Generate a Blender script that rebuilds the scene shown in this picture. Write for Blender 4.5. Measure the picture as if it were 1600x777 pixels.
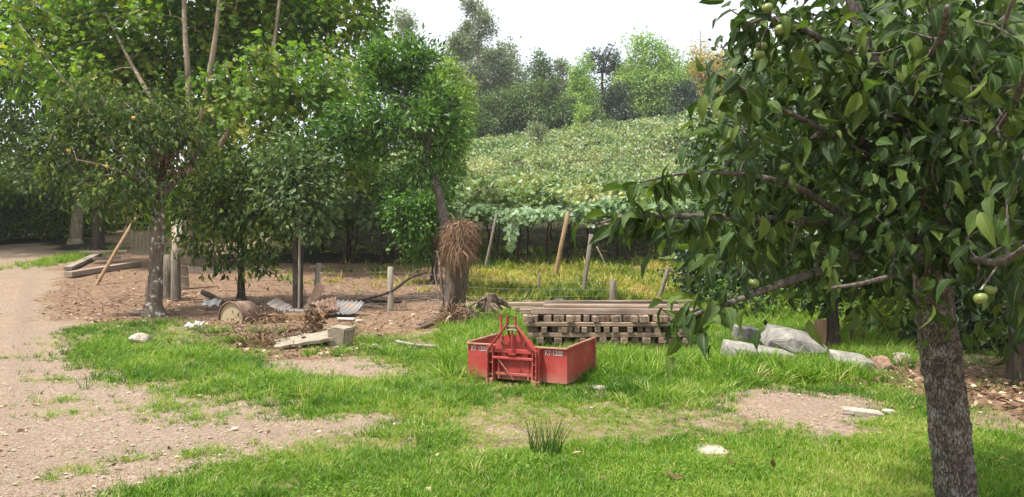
import bpy, bmesh, math, random
import numpy as np
from mathutils import Vector, Matrix, Euler

random.seed(7)
RNG = np.random.default_rng(7)
for o in list(bpy.data.objects):
    bpy.data.objects.remove(o)
SC = bpy.context.scene
COL = SC.collection

# ------------------------------------------------------------------ camera
CAM_H, FPX, CX, CY, HORIZON = 1.65, 1186.0, 800.0, 388.5, 395.0
PITCH = math.atan((HORIZON - CY) / FPX)
cam_d = bpy.data.cameras.new('camera')
cam_d.sensor_width = 36.0
cam_d.lens = 36.0 * FPX / 1600.0
cam_d.clip_start = 0.05
cam_d.clip_end = 6000.0
cam = bpy.data.objects.new('camera', cam_d)
COL.objects.link(cam)
cam.location = (0, 0, CAM_H)
cam.rotation_euler = (math.pi / 2 + PITCH, 0, 0)
SC.camera = cam

# ------------------------------------------------------------------ sky, sun, exposure
SUN_POS = Vector((-0.36, -0.22, 0.93)).normalized()
SUN_EL = math.asin(SUN_POS.z)
SUN_AZ = math.atan2(SUN_POS.x, SUN_POS.y)
world = bpy.data.worlds.new('World')
SC.world = world
world.use_nodes = True
wn, wl = world.node_tree.nodes, world.node_tree.links
wn.clear()
w_out = wn.new('ShaderNodeOutputWorld')
w_bg = wn.new('ShaderNodeBackground')
w_sky = wn.new('ShaderNodeTexSky')
w_sky.sky_type = 'NISHITA'
w_sky.sun_disc = False
w_sky.sun_elevation = SUN_EL
w_sky.sun_rotation = SUN_AZ
w_sky.air_density = 1.0
w_sky.dust_density = 4.0
w_sky.ozone_density = 1.0
w_mix = wn.new('ShaderNodeMix')          # thin bright overcast veiling the blue
w_mix.data_type = 'RGBA'
w_mix.inputs[0].default_value = 0.78
w_tc = wn.new('ShaderNodeTexCoord'); w_nz = wn.new('ShaderNodeTexNoise'); w_rp = wn.new('ShaderNodeValToRGB')
w_nz.inputs['Scale'].default_value = 2.2; w_nz.inputs['Detail'].default_value = 5
w_rp.color_ramp.elements[0].position = 0.35; w_rp.color_ramp.elements[0].color = (0.70, 0.74, 0.79, 1)
w_rp.color_ramp.elements[1].position = 0.65; w_rp.color_ramp.elements[1].color = (0.97, 0.985, 1.0, 1)
wl.new(w_tc.outputs['Generated'], w_nz.inputs['Vector']); wl.new(w_nz.outputs[0], w_rp.inputs[0])
w_sc = wn.new('ShaderNodeVectorMath'); w_sc.operation = 'SCALE'; w_sc.inputs['Scale'].default_value = 6.6
wl.new(w_rp.outputs[0], w_sc.inputs[0]); wl.new(w_sc.outputs[0], w_mix.inputs[7])
wl.new(w_sky.outputs[0], w_mix.inputs[6])
wl.new(w_mix.outputs[2], w_bg.inputs[0])
w_bg.inputs[1].default_value = 0.115
wl.new(w_bg.outputs[0], w_out.inputs[0])

sun_d = bpy.data.lights.new('sun', 'SUN')
sun_d.energy = 3.5
sun_d.angle = math.radians(4)
sun_d.color = (1.0, 0.95, 0.86)
sun = bpy.data.objects.new('sun', sun_d)
COL.objects.link(sun)
sun.location = (-20, -20, 40)
sun.rotation_euler = (-SUN_POS).to_track_quat('-Z', 'Y').to_euler()

SC.view_settings.view_transform = 'Standard'
SC.view_settings.look = 'None'
SC.view_settings.gamma = 1.0
SC.view_settings.use_curve_mapping = False
SC.view_settings.exposure = 1.2
SC.render.engine = 'CYCLES'
SC.cycles.max_bounces = 6
SC.cycles.transmission_bounces = 4

# ------------------------------------------------------------------ maths helpers
def hash2(ix, iy, s):
    v = np.sin(ix * 127.1 + iy * 311.7 + s * 74.7) * 43758.5453
    return v - np.floor(v)

def vnoise(x, y, scale=1.0, seed=0):
    x = np.asarray(x, float) * scale + seed * 13.7
    y = np.asarray(y, float) * scale - seed * 7.3
    ix, iy = np.floor(x), np.floor(y)
    fx, fy = x - ix, y - iy
    fx = fx * fx * (3 - 2 * fx)
    fy = fy * fy * (3 - 2 * fy)
    a = hash2(ix, iy, seed); b = hash2(ix + 1, iy, seed)
    c = hash2(ix, iy + 1, seed); d = hash2(ix + 1, iy + 1, seed)
    return (a * (1 - fx) + b * fx) * (1 - fy) + (c * (1 - fx) + d * fx) * fy

def fbm(x, y, scale=1.0, seed=0):
    return (vnoise(x, y, scale, seed) * 0.55 + vnoise(x, y, scale * 2.3, seed + 1) * 0.3
            + vnoise(x, y, scale * 5.1, seed + 2) * 0.15)

KY = [-400, 12, 16, 20, 25, 30, 35, 40, 50, 62, 67, 70, 110, 150, 400, 3000]
KZ = [0, 0, 0.10, 0.35, 0.80, 1.25, 1.80, 2.5, 4.4, 7.1, 8.0, 9.2, 16.6, 21, 30, 32]
YF = np.linspace(-400, 3000, 6801)
ZF = np.interp(YF, KY, KZ)
ZF = np.convolve(np.pad(ZF, 4, mode='edge'), np.ones(9) / 9, mode='valid')

def H(x, y):
    x = np.asarray(x, float); y = np.asarray(y, float)
    z = np.interp(y, YF, ZF)
    ramp = np.clip((y - 45) / 60, 0, 1)
    z = z + ramp * np.clip(x, -25, 60) * 0.155
    z = z + (fbm(x, y, 0.9, 3) - 0.5) * 0.07 * np.clip((y - 2) / 4, 0, 1)
    z = z + (vnoise(x, y, 0.12, 9) - 0.5) * np.clip((y - 22) / 40, 0, 1) * 0.9
    return z

def h1(x, y):
    return float(H(np.array([x]), np.array([y]))[0])

SP, CP = math.sin(PITCH), math.cos(PITCH)
def ray(px, py):
    a = (px - CX) / FPX; b = -(py - CY) / FPX
    return (a, CP - b * SP, SP + b * CP)

def at(px, py, Y):
    """point seen at a photo position, at a chosen distance"""
    d = ray(px, py); t = Y / d[1]
    return Vector((d[0] * t, Y, CAM_H + d[2] * t))

TS = np.concatenate([np.linspace(1.2, 60, 3000), np.linspace(60.1, 400, 1500)])
def G(px, py):
    """where the ground lies under a photo position"""
    d = ray(px, py)
    x, y, z = d[0] * TS, d[1] * TS, CAM_H + d[2] * TS
    below = np.nonzero(z <= H(x, y))[0]
    i = below[0] if len(below) else len(TS) - 1
    return Vector((float(x[i]), float(y[i]), h1(float(x[i]), float(y[i]))))

def pxw(npx, Y):
    return npx * Y / FPX

def inpoly(x, y, poly):
    inside = np.zeros(x.shape, bool)
    n = len(poly)
    for i in range(n):
        x1, y1 = poly[i]; x2, y2 = poly[(i + 1) % n]
        c = ((y1 > y) != (y2 > y)) & (x < (x2 - x1) * (y - y1) / (y2 - y1 + 1e-12) + x1)
        inside ^= c
    return inside

def wpoly(pts):
    return [(G(*p).x, G(*p).y) for p in pts]

# ------------------------------------------------------------------ object helpers
def tag(o, label=None, cat=None, group=None, kind=None):
    if label: o['label'] = label
    if cat: o['category'] = cat
    if group: o['group'] = group
    if kind: o['kind'] = kind
    return o

def empty(name, loc, label=None, cat=None, group=None, rz=0):
    o = bpy.data.objects.new(name, None)
    o.empty_display_size = 0.2
    COL.objects.link(o)
    o.location = loc
    o.rotation_euler = (0, 0, rz)
    return tag(o, label, cat, group)

def link(name, me, mat=None, parent=None, loc=None, rot=None):
    o = bpy.data.objects.new(name, me)
    COL.objects.link(o)
    if mat is not None and len(me.materials) == 0:
        me.materials.append(mat)
    if loc is not None: o.location = loc
    if rot is not None: o.rotation_euler = rot
    if parent is not None: o.parent = parent
    return o

def mesh_np(name, V, F, tint=None, smooth=False):
    """V (n,3) array; F: list of int arrays (m,k)"""
    me = bpy.data.meshes.new(name)
    V = np.asarray(V, np.float32)
    me.vertices.add(len(V))
    me.vertices.foreach_set('co', V.ravel())
    idx = np.concatenate([f.ravel() for f in F]).astype(np.int32)
    tot = np.concatenate([np.full(len(f), f.shape[1], np.int32) for f in F])
    start = np.concatenate([[0], np.cumsum(tot)[:-1]]).astype(np.int32)
    me.loops.add(len(idx)); me.loops.foreach_set('vertex_index', idx)
    me.polygons.add(len(tot))
    me.polygons.foreach_set('loop_start', start)
    me.polygons.foreach_set('loop_total', tot)
    me.polygons.foreach_set('use_smooth', np.full(len(tot), smooth))
    me.update(calc_edges=True)
    if tint is not None:
        a = me.attributes.new('tint', 'FLOAT', 'POINT')
        a.data.foreach_set('value', np.asarray(tint, np.float32))
    return me

class MB:
    """collects simple solids into one mesh"""
    def __init__(s): s.v = []; s.f = []
    def add(s, verts, faces):
        n = len(s.v)
        s.v += [tuple(v) for v in verts]
        s.f += [tuple(i + n for i in f) for f in faces]
    def box(s, c, d, rot=None):
        c = Vector(c); R = rot.to_matrix() if rot is not None else Matrix.Identity(3)
        vs = [c + R @ Vector((sx * d[0] / 2, sy * d[1] / 2, sz * d[2] / 2))
              for sx in (-1, 1) for sy in (-1, 1) for sz in (-1, 1)]
        s.add(vs, [(0, 1, 3, 2), (4, 6, 7, 5), (0, 4, 5, 1), (2, 3, 7, 6), (0, 2, 6, 4), (1, 5, 7, 3)])
    def bar(s, p, q, w, h, up=(0, 0, 1)):
        p, q = Vector(p), Vector(q); d = (q - p).normalized(); u = Vector(up)
        if abs(d.dot(u)) > 0.98: u = Vector((0, 1, 0))
        a = d.cross(u).normalized(); b = a.cross(d).normalized()
        vs = [e + a * (i * w / 2) + b * (j * h / 2) for e in (p, q) for i, j in ((-1, -1), (1, -1), (1, 1), (-1, 1))]
        s.add(vs, [(3, 2, 1, 0), (4, 5, 6, 7), (0, 1, 5, 4), (1, 2, 6, 5), (2, 3, 7, 6), (3, 0, 4, 7)])
    def prism(s, poly, y0, y1):
        n = len(poly)
        s.add([(x, y0, z) for x, z in poly] + [(x, y1, z) for x, z in poly],
              [tuple(range(n)), tuple(range(2 * n - 1, n - 1, -1))] +
              [(i, i + n, (i + 1) % n + n, (i + 1) % n) for i in range(n)])
    def tube(s, pts, rad, n=8, cap=True, wob=0.0):
        pts = [Vector(p) for p in pts]
        rings = []
        ref = Vector((0.31, 0.77, 0.12))
        for i, p in enumerate(pts):
            t = (pts[min(i + 1, len(pts) - 1)] - pts[max(i - 1, 0)])
            if t.length < 1e-6: t = Vector((0, 0, 1))
            t.normalize()
            a = t.cross(ref)
            if a.length < 0.1: a = t.cross(Vector((1, 0, 0)))
            a.normalize(); b = t.cross(a)
            r = rad[i] if hasattr(rad, '__len__') else rad
            rings.append([p + (a * math.cos(2 * math.pi * k / n) + b * math.sin(2 * math.pi * k / n)) * r *
                          (1 + wob * (random.random() - 0.5)) for k in range(n)])
        base = len(s.v)
        for r in rings: s.v += [tuple(v) for v in r]
        for i in range(len(rings) - 1):
            for k in range(n):
                k2 = (k + 1) % n
                s.f.append((base + i * n + k, base + i * n + k2, base + (i + 1) * n + k2, base + (i + 1) * n + k))
        if cap:
            s.f.append(tuple(base + k for k in reversed(range(n))))
            s.f.append(tuple(base + (len(rings) - 1) * n + k for k in range(n)))
    def build(s, name, mat, parent=None, smooth=False, bevel=0.0, off=None, loc=None, rot=None):
        me = bpy.data.meshes.new(name)
        v = s.v
        if off is not None: v = [(a - off[0], b - off[1], c - off[2]) for a, b, c in v]
        me.from_pydata(v, [], s.f)
        if bevel > 0:
            bm = bmesh.new(); bm.from_mesh(me)
            bmesh.ops.recalc_face_normals(bm, faces=bm.faces)
            bmesh.ops.bevel(bm, geom=list(bm.edges), offset=bevel, segments=1, affect='EDGES', profile=0.5)
            bm.to_mesh(me); bm.free()
        if smooth:
            me.polygons.foreach_set('use_smooth', np.ones(len(me.polygons), bool))
        me.update()
        return link(name, me, mat, parent, loc, rot)

# ------------------------------------------------------------------ materials
def newmat(name):
    m = bpy.data.materials.new(name); m.use_nodes = True
    m.node_tree.nodes.clear()
    nt = m.node_tree
    out = nt.nodes.new('ShaderNodeOutputMaterial')
    return m, nt, out
def N(nt, t, **kw):
    n = nt.nodes.new(t)
    for k, v in kw.items(): setattr(n, k, v)
    return n
def ramp(nt, fac, stops, interp='LINEAR'):
    r = N(nt, 'ShaderNodeValToRGB'); cr = r.color_ramp; cr.interpolation = interp
    while len(cr.elements) < len(stops): cr.elements.new(0.5)
    for e, (p, c) in zip(cr.elements, stops):
        e.position = p; e.color = (*c, 1) if len(c) == 3 else c
    if fac is not None: nt.links.new(fac, r.inputs[0])
    return r.outputs[0]
def mixc(nt, fac, a, b, mode='MIX'):
    m = N(nt, 'ShaderNodeMix', data_type='RGBA', blend_type=mode)
    for sock, v in ((0, fac), (6, a), (7, b)):
        if isinstance(v, (int, float)): m.inputs[sock].default_value = v
        elif isinstance(v, tuple): m.inputs[sock].default_value = (*v, 1)
        else: nt.links.new(v, m.inputs[sock])
    return m.outputs[2]
def noise(nt, vec, scale, detail=4, rough=0.55):
    n = N(nt, 'ShaderNodeTexNoise'); n.inputs['Scale'].default_value = scale
    n.inputs['Detail'].default_value = detail; n.inputs['Roughness'].default_value = rough
    if vec is not None: nt.links.new(vec, n.inputs['Vector'])
    return n.outputs[0]
def voro(nt, vec, scale, feature='F1', out='Distance'):
    n = N(nt, 'ShaderNodeTexVoronoi', feature=feature); n.inputs['Scale'].default_value = scale
    if vec is not None: nt.links.new(vec, n.inputs['Vector'])
    return n.outputs[out]
def mathn(nt, op, a, b=None):
    m = N(nt, 'ShaderNodeMath', operation=op)
    for i, v in enumerate((a, b)):
        if v is None: continue
        if isinstance(v, (int, float)): m.inputs[i].default_value = v
        else: nt.links.new(v, m.inputs[i])
    return m.outputs[0]
def principled(nt, out, col, rough=0.8, bump=None, bstr=0.3, bdist=0.02, spec=0.3, metal=0.0):
    p = N(nt, 'ShaderNodeBsdfPrincipled')
    if isinstance(col, tuple): p.inputs['Base Color'].default_value = (*col, 1)
    else: nt.links.new(col, p.inputs['Base Color'])
    if isinstance(rough, (int, float)): p.inputs['Roughness'].default_value = rough
    else: nt.links.new(rough, p.inputs['Roughness'])
    p.inputs['Specular IOR Level'].default_value = spec
    p.inputs['Metallic'].default_value = metal
    if bump is not None:
        b = N(nt, 'ShaderNodeBump'); b.inputs['Strength'].default_value = bstr; b.inputs['Distance'].default_value = bdist
        nt.links.new(bump, b.inputs['Height']); nt.links.new(b.outputs[0], p.inputs['Normal'])
    nt.links.new(p.outputs[0], out.inputs[0])
    return p
def objcoord(nt, rand=True, scale=None):
    tc = N(nt, 'ShaderNodeTexCoord'); v = tc.outputs['Object']
    if rand:
        oi = N(nt, 'ShaderNodeObjectInfo')
        m = mathn(nt, 'MULTIPLY', oi.outputs['Random'], 37.0)
        va = N(nt, 'ShaderNodeVectorMath', operation='ADD')
        nt.links.new(v, va.inputs[0]); nt.links.new(m, va.inputs[1]); v = va.outputs[0]
    if scale:
        mp = N(nt, 'ShaderNodeMapping'); mp.inputs['Scale'].default_value = scale
        nt.links.new(v, mp.inputs[0]); v = mp.outputs[0]
    return v

def leaf_mat(name, stops, trans=0.35, rough=0.5, spec=0.3, inst=False, tcol=(1.15, 1.25, 0.55), mottle=False):
    m, nt, out = newmat(name)
    a = N(nt, 'ShaderNodeAttribute', attribute_name='tint')
    if inst: a.attribute_type = 'INSTANCER'
    f = a.outputs['Fac']
    if inst:
        tc = N(nt, 'ShaderNodeAttribute', attribute_name='blade')
        f = mathn(nt, 'ADD', f, tc.outputs['Fac'])
    c = ramp(nt, f, stops)
    if mottle:                                   # dusty bloom and blotches on old leaves
        tg = N(nt, 'ShaderNodeTexCoord')
        ge = N(nt, 'ShaderNodeNewGeometry')
        nz = noise(nt, ge.outputs['Position'], 30.0, 4, 0.7)
        c = mixc(nt, mathn(nt, 'MULTIPLY', ramp(nt, nz, [(0.5, (0, 0, 0)), (0.7, (1, 1, 1))]), 0.22), c, (0.17, 0.19, 0.13))
        rb = N(nt, 'ShaderNodeAttribute', attribute_name='rib')
        c = mixc(nt, mathn(nt, 'MULTIPLY', ramp(nt, rb.outputs['Fac'], [(0.84, (0, 0, 0)), (0.97, (1, 1, 1))]), 0.45), c, (0.2, 0.25, 0.09))
        nz2 = noise(nt, ge.outputs['Position'], 55.0, 3, 0.6)
        c = mixc(nt, mathn(nt, 'MULTIPLY', ramp(nt, nz2, [(0.66, (0, 0, 0)), (0.7, (1, 1, 1))]), 0.6), c, (0.06, 0.045, 0.02))
    p = principled(nt, out, c, rough, spec=spec)
    t = N(nt, 'ShaderNodeBsdfTranslucent')
    nt.links.new(mixc(nt, 1.0, c, tcol, 'MULTIPLY'), t.inputs[0])
    mx = N(nt, 'ShaderNodeMixShader'); mx.inputs[0].default_value = trans
    nt.links.new(p.outputs[0], mx.inputs[1]); nt.links.new(t.outputs[0], mx.inputs[2])
    nt.links.new(mx.outputs[0], out.inputs[0])
    return m

def bark_mat(name, c0, c1, patch=None, pscale=5.0, pthr=0.58, stretch=(6, 6, 1.2), bstr=0.8):
    m, nt, out = newmat(name)
    v = objcoord(nt, False)
    mp = N(nt, 'ShaderNodeMapping'); mp.inputs['Scale'].default_value = stretch
    nt.links.new(v, mp.inputs[0])
    n1 = noise(nt, mp.outputs[0], 2.2, 6, 0.65)
    vo = voro(nt, mp.outputs[0], 2.0)
    hgt = mathn(nt, 'ADD', n1, mathn(nt, 'MULTIPLY', vo, 0.6))
    c = ramp(nt, n1, [(0.32, c0), (0.68, c1)])
    if patch:
        n2 = noise(nt, v, pscale, 5, 0.7)
        k = ramp(nt, n2, [(pthr, (0, 0, 0)), (pthr + 0.05, (1, 1, 1))])
        c = mixc(nt, k, c, patch)
    principled(nt, out, c, 0.9, hgt, bstr, 0.03, 0.15)
    return m

def wood_mat(name, cols, bstr=0.35):
    m, nt, out = newmat(name)
    v = objcoord(nt, True)
    mp = N(nt, 'ShaderNodeMapping'); mp.inputs['Scale'].default_value = (0.9, 22, 22)
    nt.links.new(v, mp.inputs[0])
    n1 = noise(nt, mp.outputs[0], 1.6, 5, 0.6)
    n2 = noise(nt, v, 2.5, 4, 0.6)
    oi = N(nt, 'ShaderNodeObjectInfo')
    c = ramp(nt, mathn(nt, 'ADD', mathn(nt, 'MULTIPLY', n1, 0.6), mathn(nt, 'MULTIPLY', n2, 0.4)),
             [(0.3, cols[0]), (0.5, cols[1]), (0.68, cols[2])])
    sh = ramp(nt, oi.outputs['Random'], [(0, (0.62, 0.58, 0.55)), (0.5, (0.95, 0.93, 0.9)), (1, (1.2, 1.12, 1.02))])
    c = mixc(nt, 1.0, c, sh, 'MULTIPLY')
    principled(nt, out, c, 0.85, n1, bstr, 0.012, 0.2)
    return m

def stone_mat(name, c0, c1, c2, sc=6.0):
    m, nt, out = newmat(name)
    v = objcoord(nt, True)
    n1 = noise(nt, v, sc, 8, 0.65); n2 = noise(nt, v, sc * 6, 5, 0.7)
    k = mathn(nt, 'ADD', mathn(nt, 'MULTIPLY', n1, 0.65), mathn(nt, 'MULTIPLY', n2, 0.35))
    c = ramp(nt, k, [(0.33, c0), (0.5, c1), (0.66, c2)])
    n3 = noise(nt, v, sc * 2.5, 6, 0.75)
    c = mixc(nt, mathn(nt, 'MULTIPLY', ramp(nt, n3, [(0.56, (0, 0, 0)), (0.62, (1, 1, 1))]), 0.5), c, (c0[0] * .6, c0[1] * .58, c0[2] * .5))
    principled(nt, out, c, 0.9, k, 0.9, 0.03, 0.2)
    return m

M = {}
G_DARK, G_MID = (0.018, 0.042, 0.012), (0.045, 0.095, 0.022)
M['leaf_plane'] = leaf_mat('leaf_plane', [(0, (0.055, 0.125, 0.018)), (0.5, (0.13, 0.24, 0.03)), (0.9, (0.23, 0.34, 0.045)), (0.97, (0.3, 0.29, 0.05)), (1, (0.3, 0.13, 0.04))], 0.48)
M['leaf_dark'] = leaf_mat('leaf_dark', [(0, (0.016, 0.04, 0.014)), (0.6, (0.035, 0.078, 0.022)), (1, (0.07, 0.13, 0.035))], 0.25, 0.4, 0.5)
M['leaf_persimmon'] = leaf_mat('leaf_persimmon', [(0, (0.018, 0.042, 0.012)), (0.5, (0.042, 0.085, 0.018)), (0.85, (0.085, 0.14, 0.026)), (0.97, (0.16, 0.2, 0.035)), (1, (0.34, 0.3, 0.06))], 0.36, 0.6, 0.22, mottle=True)
M['leaf_citrus'] = leaf_mat('leaf_citrus', [(0, (0.03, 0.075, 0.015)), (0.5, (0.07, 0.165, 0.022)), (1, (0.14, 0.27, 0.04))], 0.32, 0.38, 0.45)
M['leaf_bright'] = leaf_mat('leaf_bright', [(0, (0.11, 0.2, 0.03)), (0.5, (0.2, 0.31, 0.045)), (1, (0.33, 0.42, 0.07))], 0.4)
M['leaf_lime'] = leaf_mat('leaf_lime', [(0, (0.13, 0.24, 0.045)), (0.5, (0.23, 0.36, 0.08)), (1, (0.34, 0.45, 0.12))], 0.4)
M['leaf_yellow'] = leaf_mat('leaf_yellow', [(0, (0.25, 0.21, 0.05)), (0.5, (0.42, 0.31, 0.08)), (1, (0.5, 0.37, 0.14))], 0.35)
M['leaf_euca'] = leaf_mat('leaf_euca', [(0, (0.11, 0.15, 0.095)), (0.5, (0.19, 0.235, 0.15)), (1, (0.28, 0.32, 0.2))], 0.35)
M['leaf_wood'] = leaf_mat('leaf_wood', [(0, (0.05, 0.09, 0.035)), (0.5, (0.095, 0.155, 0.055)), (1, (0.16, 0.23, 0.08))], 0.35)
M['leaf_blue'] = leaf_mat('leaf_blue', [(0, (0.03, 0.055, 0.035)), (0.5, (0.05, 0.085, 0.05)), (1, (0.08, 0.12, 0.07))], 0.2)
M['leaf_vine'] = leaf_mat('leaf_vine', [(0, (0.09, 0.155, 0.06)), (0.35, (0.21, 0.29, 0.115)), (0.65, (0.34, 0.385, 0.175)), (0.86, (0.43, 0.42, 0.22)), (1, (0.45, 0.55, 0.47))], 0.3, 0.6, 0.2)
M['leaf_vine_front'] = leaf_mat('leaf_vine_front', [(0, (0.07, 0.14, 0.05)), (0.4, (0.16, 0.25, 0.10)), (0.8, (0.28, 0.38, 0.20)), (1, (0.36, 0.47, 0.34))], 0.3, 0.6, 0.2)
M['leaf_dry'] = leaf_mat('leaf_dry', [(0, (0.07, 0.038, 0.022)), (0.5, (0.17, 0.095, 0.052)), (0.8, (0.31, 0.2, 0.115)), (1, (0.55, 0.47, 0.35))], 0.1, 0.8)
M['thatch'] = leaf_mat('thatch', [(0, (0.075, 0.04, 0.024)), (0.5, (0.185, 0.105, 0.062)), (1, (0.34, 0.225, 0.14))], 0.1, 0.8)
M['grass'] = leaf_mat('grass', [(0, (0.03, 0.085, 0.008)), (0.35, (0.09, 0.21, 0.014)), (0.65, (0.19, 0.33, 0.028)), (0.85, (0.33, 0.39, 0.07)), (1, (0.5, 0.42, 0.2))], 0.4, 0.45, 0.35, inst=True)
M['weed'] = leaf_mat('weed', [(0, (0.06, 0.115, 0.02)), (0.3, (0.16, 0.225, 0.035)), (0.6, (0.34, 0.34, 0.06)), (0.85, (0.5, 0.44, 0.11)), (1, (0.44, 0.31, 0.15))], 0.35, inst=True)
M['bark_lichen'] = bark_mat('bark_lichen', (0.07, 0.05, 0.035), (0.2, 0.16, 0.12), (0.55, 0.54, 0.5), 7.0, 0.56)
M['bark_grey'] = bark_mat('bark_grey', (0.05, 0.042, 0.035), (0.22, 0.19, 0.165), (0.34, 0.34, 0.31), 14.0, 0.6, (14, 14, 3.0), 1.0)
def scaly():
    m, nt, out = newmat('bark_scaly')
    v = objcoord(nt, False)
    mp = N(nt, 'ShaderNodeMapping'); mp.inputs['Scale'].default_value = (75, 75, 20)
    wob = N(nt, 'ShaderNodeVectorMath', operation='ADD')
    nv = N(nt, 'ShaderNodeTexNoise'); nv.inputs['Scale'].default_value = 14.0
    sc = N(nt, 'ShaderNodeVectorMath', operation='SCALE'); sc.inputs['Scale'].default_value = 0.05
    nt.links.new(v, nv.inputs['Vector']); nt.links.new(nv.outputs['Color'], sc.inputs[0])
    nt.links.new(v, wob.inputs[0]); nt.links.new(sc.outputs[0], wob.inputs[1]); nt.links.new(wob.outputs[0], mp.inputs[0])
    ed = voro(nt, mp.outputs[0], 1.0, 'DISTANCE_TO_EDGE'); cc = voro(nt, mp.outputs[0], 1.0, 'F1', 'Color')
    sp = N(nt, 'ShaderNodeSeparateColor'); nt.links.new(cc, sp.inputs[0])
    c = ramp(nt, sp.outputs[0], [(0, (0.13, 0.105, 0.085)), (0.5, (0.2, 0.168, 0.14)), (1, (0.27, 0.235, 0.2))])
    n1 = noise(nt, v, 9, 6, 0.7)
    c = mixc(nt, ramp(nt, n1, [(0.52, (0, 0, 0)), (0.66, (1, 1, 1))]), c, (0.36, 0.355, 0.325))
    n2 = noise(nt, v, 5, 5, 0.7)
    c = mixc(nt, mathn(nt, 'MULTIPLY', ramp(nt, n2, [(0.55, (0, 0, 0)), (0.7, (1, 1, 1))]), .6), c, (0.12, 0.1, 0.06))
    n4 = noise(nt, v, 22, 4, 0.7)
    crack = ramp(nt, mathn(nt, 'ADD', ed, mathn(nt, 'MULTIPLY', mathn(nt, 'SUBTRACT', n4, 0.45), 0.7)), [(0.0, (0, 0, 0)), (0.2, (1, 1, 1))])
    c = mixc(nt, mathn(nt, 'ADD', mathn(nt, 'MULTIPLY', crack, 0.55), 0.45), (0.04, 0.03, 0.022), c)
    nf = noise(nt, v, 80, 4, 0.7)
    h_ = mathn(nt, 'ADD', crack, mathn(nt, 'MULTIPLY', nf, 0.5))
    principled(nt, out, c, 0.95, h_, 1.0, 0.02, 0.15)
    return m
M['bark_scaly'] = scaly()
M['bark_pale'] = bark_mat('bark_pale', (0.16, 0.12, 0.085), (0.36, 0.29, 0.215), (0.42, 0.37, 0.29), 3.0, 0.55, (4, 4, 1), 0.4)
M['bark_dark'] = bark_mat('bark_dark', (0.025, 0.02, 0.016), (0.085, 0.065, 0.05))
M['bark_far'] = bark_mat('bark_far', (0.12, 0.1, 0.08), (0.24, 0.2, 0.165), stretch=(1, 1, .3))
M['bark_dead'] = bark_mat('bark_dead', (0.06, 0.042, 0.03), (0.22, 0.165, 0.12), (0.5, 0.44, 0.37), 2.6, 0.6, (9, 9, 2.0), 1.0)
M['post'] = bark_mat('post', (0.1, 0.085, 0.065), (0.29, 0.25, 0.2), stretch=(14, 14, 1.4))
M['post_pale'] = bark_mat('post_pale', (0.22, 0.19, 0.15), (0.42, 0.37, 0.3), stretch=(14, 14, 1.4))
M['post_tan'] = bark_mat('post_tan', (0.2, 0.13, 0.075), (0.4, 0.27, 0.16), stretch=(14, 14, 1.4))
M['timber'] = wood_mat('timber', [(0.075, 0.055, 0.042), (0.2, 0.152, 0.115), (0.36, 0.295, 0.235)])
M['timber_top'] = wood_mat('timber_top', [(0.11, 0.08, 0.063), (0.26, 0.2, 0.16), (0.42, 0.355, 0.3)])
M['board_grey'] = wood_mat('board_grey', [(0.13, 0.105, 0.085), (0.25, 0.21, 0.18), (0.36, 0.32, 0.28)])
M['stone'] = stone_mat('stone', (0.12, 0.112, 0.10), (0.25, 0.235, 0.21), (0.38, 0.36, 0.325))
M['stone_red'] = stone_mat('stone_red', (0.14, 0.085, 0.06), (0.27, 0.17, 0.125), (0.38, 0.27, 0.21))
M['stone_pale'] = stone_mat('stone_pale', (0.22, 0.185, 0.15), (0.36, 0.31, 0.255), (0.48, 0.43, 0.37))
M['concrete'] = stone_mat('concrete', (0.17, 0.14, 0.105), (0.26, 0.225, 0.17), (0.36, 0.315, 0.245))

def rust_mat(name, base, rust, thr=0.55, metal=0.2, rough=0.6):
    m, nt, out = newmat(name)
    v = objcoord(nt, True)
    n1 = noise(nt, v, 4.0, 7, 0.7); n2 = noise(nt, v, 30.0, 4, 0.6)
    k = ramp(nt, mathn(nt, 'ADD', mathn(nt, 'MULTIPLY', n1, 0.75), mathn(nt, 'MULTIPLY', n2, 0.25)), [(thr - 0.06, (0, 0, 0)), (thr + 0.06, (1, 1, 1))])
    c = mixc(nt, k, base, rust)
    c = mixc(nt, mathn(nt, 'MULTIPLY', n2, 0.4), c, (0.1, 0.06, 0.04))
    principled(nt, out, c, rough, n2, 0.2, 0.01, 0.3, metal)
    return m
M['zinc'] = rust_mat('zinc', (0.22, 0.22, 0.22), (0.33, 0.2, 0.13), 0.56, 0.3)
M['rust'] = rust_mat('rust', (0.16, 0.095, 0.065), (0.25, 0.175, 0.135), 0.5, 0.1, 0.85)
M['drum_lid'] = rust_mat('drum_lid', (0.42, 0.35, 0.215), (0.33, 0.25, 0.15), 0.6, 0.0, 0.7)
M['plastic_white'] = rust_mat('plastic_white', (0.62, 0.61, 0.58), (0.45, 0.42, 0.38), 0.62, 0.0, 0.5)

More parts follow.
